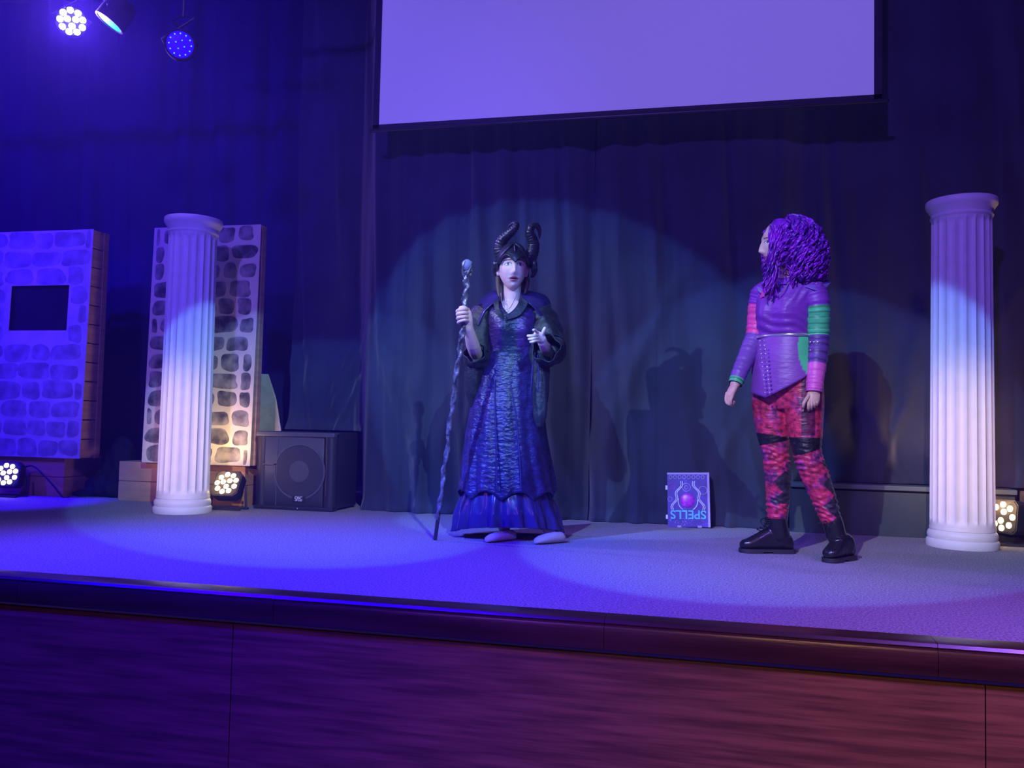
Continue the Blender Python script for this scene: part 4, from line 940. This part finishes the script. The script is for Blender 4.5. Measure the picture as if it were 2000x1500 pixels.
# boots
def boot(shaft, toe, heel, lace_dir):
    """shaft: list of (px,py,dd,r); toe/heel are floor points"""
    toe, heel = Vector(toe), Vector(heel); toe.z = heel.z = 0; d = toe-heel; L_ = d.length; d.normalize(); s = Vector((-d.y, d.x, 0))
    mb = MB(); rs = []
    for t_, w_, h_, zb in ((0.02, .014, .04, .024), (.06, .027, .07, .02), (.2, .033, .10, .02), (.4, .034, .125, .02), (.55, .037, .105, .02), (.7, .042, .078, .02), (.85, .041, .053, .02), (.95, .031, .044, .021), (1, .012, .026, .024)):
        c_ = heel+d*(L_*t_); rs.append([c_+s*(w_*math.copysign(abs(math.cos(q))**.8, math.cos(q)))+Vector((0, 0, zb+h_*(.5+.5*math.copysign(abs(math.sin(q))**.8, math.sin(q))))) for q in [2*PI*k/22 for k in range(22)]])
    mb.rings(rs); ank = heel+d*(L_*.26)
    P = [ank+Vector((0, 0, .06)), ank+Vector((0, 0, .095))]+[a2(x_, y_, d_) for x_, y_, d_, _ in shaft]
    mb.tube(catmull(P, 4), lerpn([.038, .040]+[q[3] for q in shaft], 4), 20)
    V_, F_ = remeshed(mb, .005, 2); me = bpy.data.meshes.new('boot'); me.from_pydata((V_-np.array(B2)).tolist(), [], F_); b_ = link('boot', me, 'boot', p2, True)
    sl = MB(); out = []
    for t_, w_ in ((.0, .016), (.04, .031), (.2, .037), (.42, .035), (.6, .041), (.75, .046), (.88, .044), (.97, .031), (1.01, .013)):
        c_ = heel+d*(L_*t_); out.append((c_, w_))
    for z0, z1, lo, hi in ((.009, .022, 0, 9), (.001, .010, 0, 4), (.003, .010, 4, 9)):
        ring = [c_+s*w_ for c_, w_ in out[lo:hi]]+[c_-s*w_ for c_, w_ in reversed(out[lo:hi])]
        sl.rings([[q+Vector((0, 0, z0)) for q in ring], [q+Vector((0, 0, z1)) for q in ring]])
    put2(sl, 'sole', 'sole', 'auto', b_)
    lc = MB(); top = a2(*shaft[-1][:3])
    for i in range(7):
        t_ = i/6
        if t_ < .45: c_ = heel+d*(L_*(.66-.36*t_))+Vector((0, 0, .118+.06*t_))
        else: c_ = (heel+d*(L_*.50)+Vector((0, 0, .145))).lerp(top+d*.05, (t_-.45)/.55*.9)
        c_ = c_+d*.006
        lc.tube(catmull([c_-s*.026-d*.010, c_+Vector((0, 0, .004)), c_+s*.026-d*.010], 4), .0032, 6)
        for q in (-1, 1): lc.ell(c_+s*(q*.024)-d*.008, (.0048,)*3, 8, 6)
    for q in (-1, 1): lc.tube(catmull([top+d*.055, top+d*.075+s*(q*.03)-Vector((0, 0, .02)), top+d*.058+s*(q*.02)-Vector((0, 0, .055))], 5), .0028, 6)
    put2(lc, 'laces', 'cable', True, b_)
boot([(1524, 1045, .08, .049), (1519, 1022, .08, .050), (1517, 1011, .08, .050)], (.183, 4.635, 0), (.462, 4.70, 0), None)
boot([(1636, 1050, -.12, .049), (1628, 1026, -.115, .050), (1625, 1016, -.11, .050)], (.585, 4.43, 0), (.735, 4.60, 0), None)
# curly wig
rg = np.random.default_rng(21)
hc = np.array(a2(1546, 484, .0)); Rn, Fn = np.array(Rh), np.array(Fh); Un = np.array((0, 0, 1.))
mb = MB()
mb.ell(np.array(H2.c)+Un*.020+Rn*.022, (.116, .112, .112), 30, 20)
mb.ell(hc+Rn*.045-Un*.03, (.115, .118, .13), 30, 20); mb.ell(hc+Rn*.075-Un*.11, (.095, .115, .11), 30, 20); mb.ell(hc+Rn*.085-Un*.12-Fn*.075, (.06, .04, .10), 24, 16); mb.ell(hc+Rn*.04-Un*.12+Fn*.08, (.07, .04, .11), 24, 16)
V, F = remeshed(mb, .008, 3)
V += (.006*np.sin(V[:, 2:3]*70+V[:, :1]*40)+.005*np.sin(V[:, 1:2]*80+V[:, 2:3]*45))*((V-hc)/np.linalg.norm(V-hc, axis=1)[:, None])
# keep the face clear
Lc = H2.local(V); m_ = ~((Lc[:, 1] > .045) & (np.abs(Lc[:, 0]) < .062) & (Lc[:, 2] < .052)); V, F, _ = keep_faces(V, F, m_)
wig = MB(); wig.add(V.tolist(), F)
crown = np.array(H2.c)+Un*.135+Rn*.015
for i in range(620):
    az = rg.uniform(0, 2*PI); d = np.cos(az)*Rn+np.sin(az)*Fn        # direction round the head
    toface = -(d@Rn)
    if toface > .62 and abs(d@Fn) < .75: continue
    R0 = rg.uniform(.122, .152)+.020*(d@Rn); start = rg.uniform(.0, .8); L_ = rg.uniform(.14, .26)
    q0 = np.array(H2.c)+Rn*.030+Un*.02; P = []; ph = rg.uniform(0, 6); tw = rg.uniform(.008, .017); fq = rg.uniform(3.5, 6.5)
    side = np.cross(d, Un); zend = -rg.uniform(.12, .235)+.02*(d@Rn)
    for j in range(30):
        t = j/29; th = start+(1-start)*t
        if th < .5: a_ = th/.5*1.45; pos = q0+d*(R0*math.sin(a_))+Un*(R0*.80*math.cos(a_))
        else:
            k_ = (th-.5)/.5; pos = q0+d*(R0*(1+.10*math.sin(k_*PI)+(.10 if d@Rn > 0 else -.06)*k_))+Un*(R0*.11+(zend-R0*.11)*k_)
        wv = tw*min(1, .25+th*1.2); pos = pos+side*(wv*math.sin(ph+t*fq*2*PI*(1-start*.6)))+d*(wv*.8*math.cos(ph+t*fq*2*PI*(1-start*.6)))
        P.append(pos)
    Pl = H2.local(np.array(P))
    if ((Pl[:, 1] > .050) & (np.abs(Pl[:, 0]) < .055) & (Pl[:, 2] < .05) & (Pl[:, 2] > -.13)).any(): continue
    pj = np.array(P)-np.array(CAMP); dep = pj@np.array(Fv); ppx = 1000+FPX*(pj@np.array(R2))/dep; ppy = 750-FPX*(pj@np.array(U2))/dep
    if d@Fn < .1 and ((ppx > 1516) & (ppx < 1546) & (ppy > 508)).any() and rg.uniform() < .9: continue
    r0 = rg.uniform(.0040, .0075); wig.tube([tuple(q) for q in P], [r0*(1-.5*(j/29)**2) for j in range(30)], 6)
# locks framing the face on the near side
for i in range(90):
    P = []; x0_ = rg.uniform(1503, 1556); ph = rg.uniform(0, 6); fq = rg.uniform(11, 19); front = x0_ < 1517
    y1 = rg.uniform(548, 584) if front else (rg.uniform(496, 510) if x0_ < 1546 else rg.uniform(540, 565)); y0_ = rg.uniform(440, 452); dz_ = rg.uniform(.0, .02)
    drift = rg.uniform(-20, 6) if front else rg.uniform(-4, 6)
    for j in range(24):
        t = j/23; yy = y0_+(y1-y0_)*t; am = 1.2+2.6*t
        P.append(a2(x0_+drift*t*t+am*math.sin(ph+t*fq), yy, -.090-dz_-.022*math.sin(min(1, (yy-440)/70)*PI*.6)+.010*math.cos(ph+t*fq)))
    wig.tube(P, [rg.uniform(.0045, .0065)*(1-.45*t*t) for t in np.linspace(0, 1, 24)], 6)
put2(wig, 'hair', 'wig')
